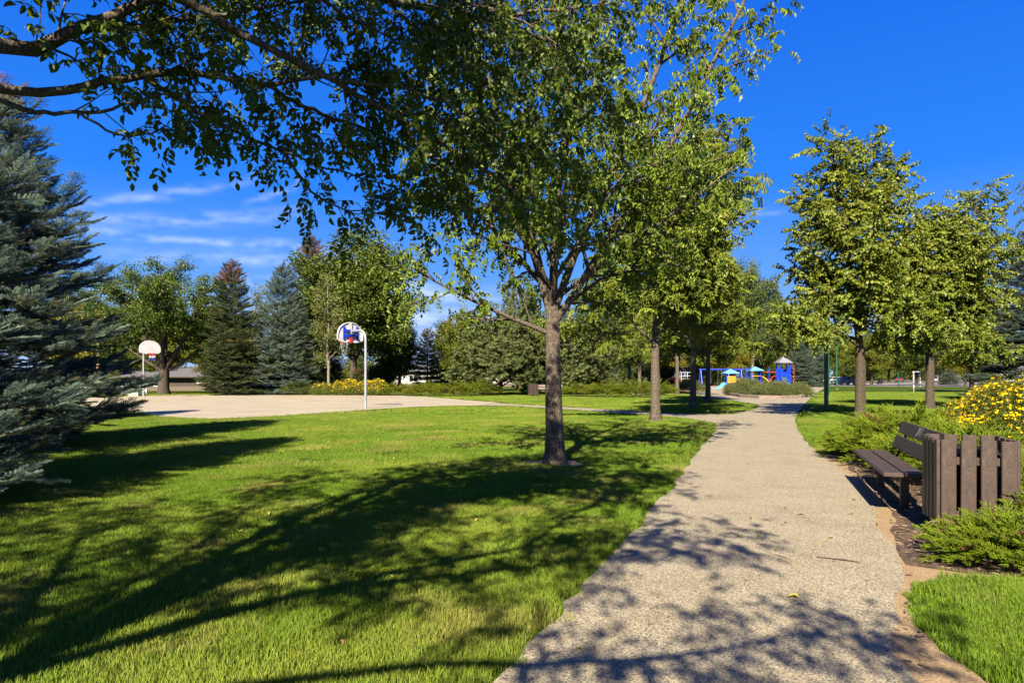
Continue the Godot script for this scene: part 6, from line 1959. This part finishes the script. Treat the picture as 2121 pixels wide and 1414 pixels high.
	wd.scale = Vector3(0.55, 0.4, 0.55)
	# dry grass stems curving out under the bin
	var dry := thing("dry_grass", "dry curved grass stems in front of the brown bin", "grass", Vector3(3.75, 0.01, -5.75))
	for i in 9:
		var a := rf(2.2, 4.4)
		var d := Vector3(cos(a), 0, sin(a) * 0.5) * rf(0.15, 0.4)
		part("stem", one_tube(Array(smooth([Vector3(rf(-0.05, 0.1), 0, rf(-0.1, 0.1)), d * 0.4 + Vector3(0.1, rf(0.15, 0.25), 0), d + Vector3(0.1, rf(0.1, 0.2), 0), d * 1.2 + Vector3(0.1, 0.02, 0)], 3)), 0.0028, 4), M.dry, dry)
	var tw := thing("dead_branch", "bare grey dead twigs poking out below the bin", "branch", Vector3(4.05, 0.1, -5.82))
	for i in 14:
		var a := rf(0.5, 3.6)
		var d := Vector3(cos(a), rf(0.1, 0.7), sin(a)).normalized() * rf(0.12, 0.3)
		part("twig", one_tube([Vector3(0, -0.1 + rf(0, 0.05), 0), d * 0.5 + rv() * 0.03, d], 0.003, 4), M.dead_twig, tw)

func _ready() -> void:
	# camera: eye at 1.45 m, level, lens shifted up so that uprights stay upright
	var cam := Camera3D.new()
	cam.name = "camera"
	cam.near = 0.1
	cam.far = 2000.0
	cam.position = Vector3(0, 1.45, 0)
	cam.set_frustum(0.1, Vector2(0, 0.1 * 73.0 / 1414.0), 0.1, 2000.0)
	add_child(cam)
	cam.current = true
	# sky and exposure
	patchy.seed = 5
	patchy.frequency = 0.02
	patchy.fractal_octaves = 3
	var env := Environment.new()
	env.background_mode = Environment.BG_SKY
	var sky := Sky.new()
	var pan := PanoramaSkyMaterial.new()
	pan.panorama = ImageTexture.create_from_image(sky_image())
	sky.sky_material = pan
	env.sky = sky
	env.tonemap_mode = Environment.TONE_MAPPER_LINEAR
	env.tonemap_exposure = 3.8
	env.sdfgi_enabled = true
	env.ssao_enabled = true
	env.ssil_enabled = true
	var we := WorldEnvironment.new()
	we.name = "world"
	we.environment = env
	add_child(we)
	# sun: behind the photographer, a little to the left, 38 degrees up
	var sun := DirectionalLight3D.new()
	sun.name = "sun"
	sun.light_energy = 1.6
	sun.light_color = Color(1.0, 0.93, 0.82)
	sun.light_angular_distance = 0.5
	sun.shadow_enabled = true
	add_child(sun)
	sun.look_at_from_position(Vector3.ZERO, Vector3(0.19, -0.616, -0.764))
	print("sky ", Time.get_ticks_msec())
	make_materials()
	print("materials ", Time.get_ticks_msec())
	make_leaves()
	print("leaf meshes ", Time.get_ticks_msec())
	build_ground()
	build_grass()
	print("ground ", Time.get_ticks_msec())
	build_overhanging_ash()
	build_lawn_ash()
	build_row()
	build_lindens()
	build_willow()
	print("near trees ", Time.get_ticks_msec())
	build_conifers()
	build_far_trees()
	print("far trees ", Time.get_ticks_msec())
	build_shrubs()
	build_bench(Vector3(4.49, 0, -8.19), 1.221, "brown plank park bench with scrawled graffiti beside the path", true)
	build_bin(Vector3(4.205, 0, -6.28), 1.221, "brown wooden slat litter bin with black bag at the right of the path")
	build_hoop(Vector3(-6.67, 0, -31.07), -2.306, "basketball hoop seen from behind with blue brackets at the near edge of the court", true)
	build_hoop(Vector3(-26.26, 0, -48.6), 0.835, "basketball hoop with plain white board at the far edge of the court", false)
	build_bin(Vector3(1.55, 0, -50.0), 0.3, "small dark litter bin in the distance left of the forked ash trunk")
	build_bench(Vector3(2.6, 0, -50.6), PI, "dark bench in the distance beside the far litter bin", false)
	build_playground()
	build_planter()
	build_far_things()
	build_small_things()
	print("done ", Time.get_ticks_msec())
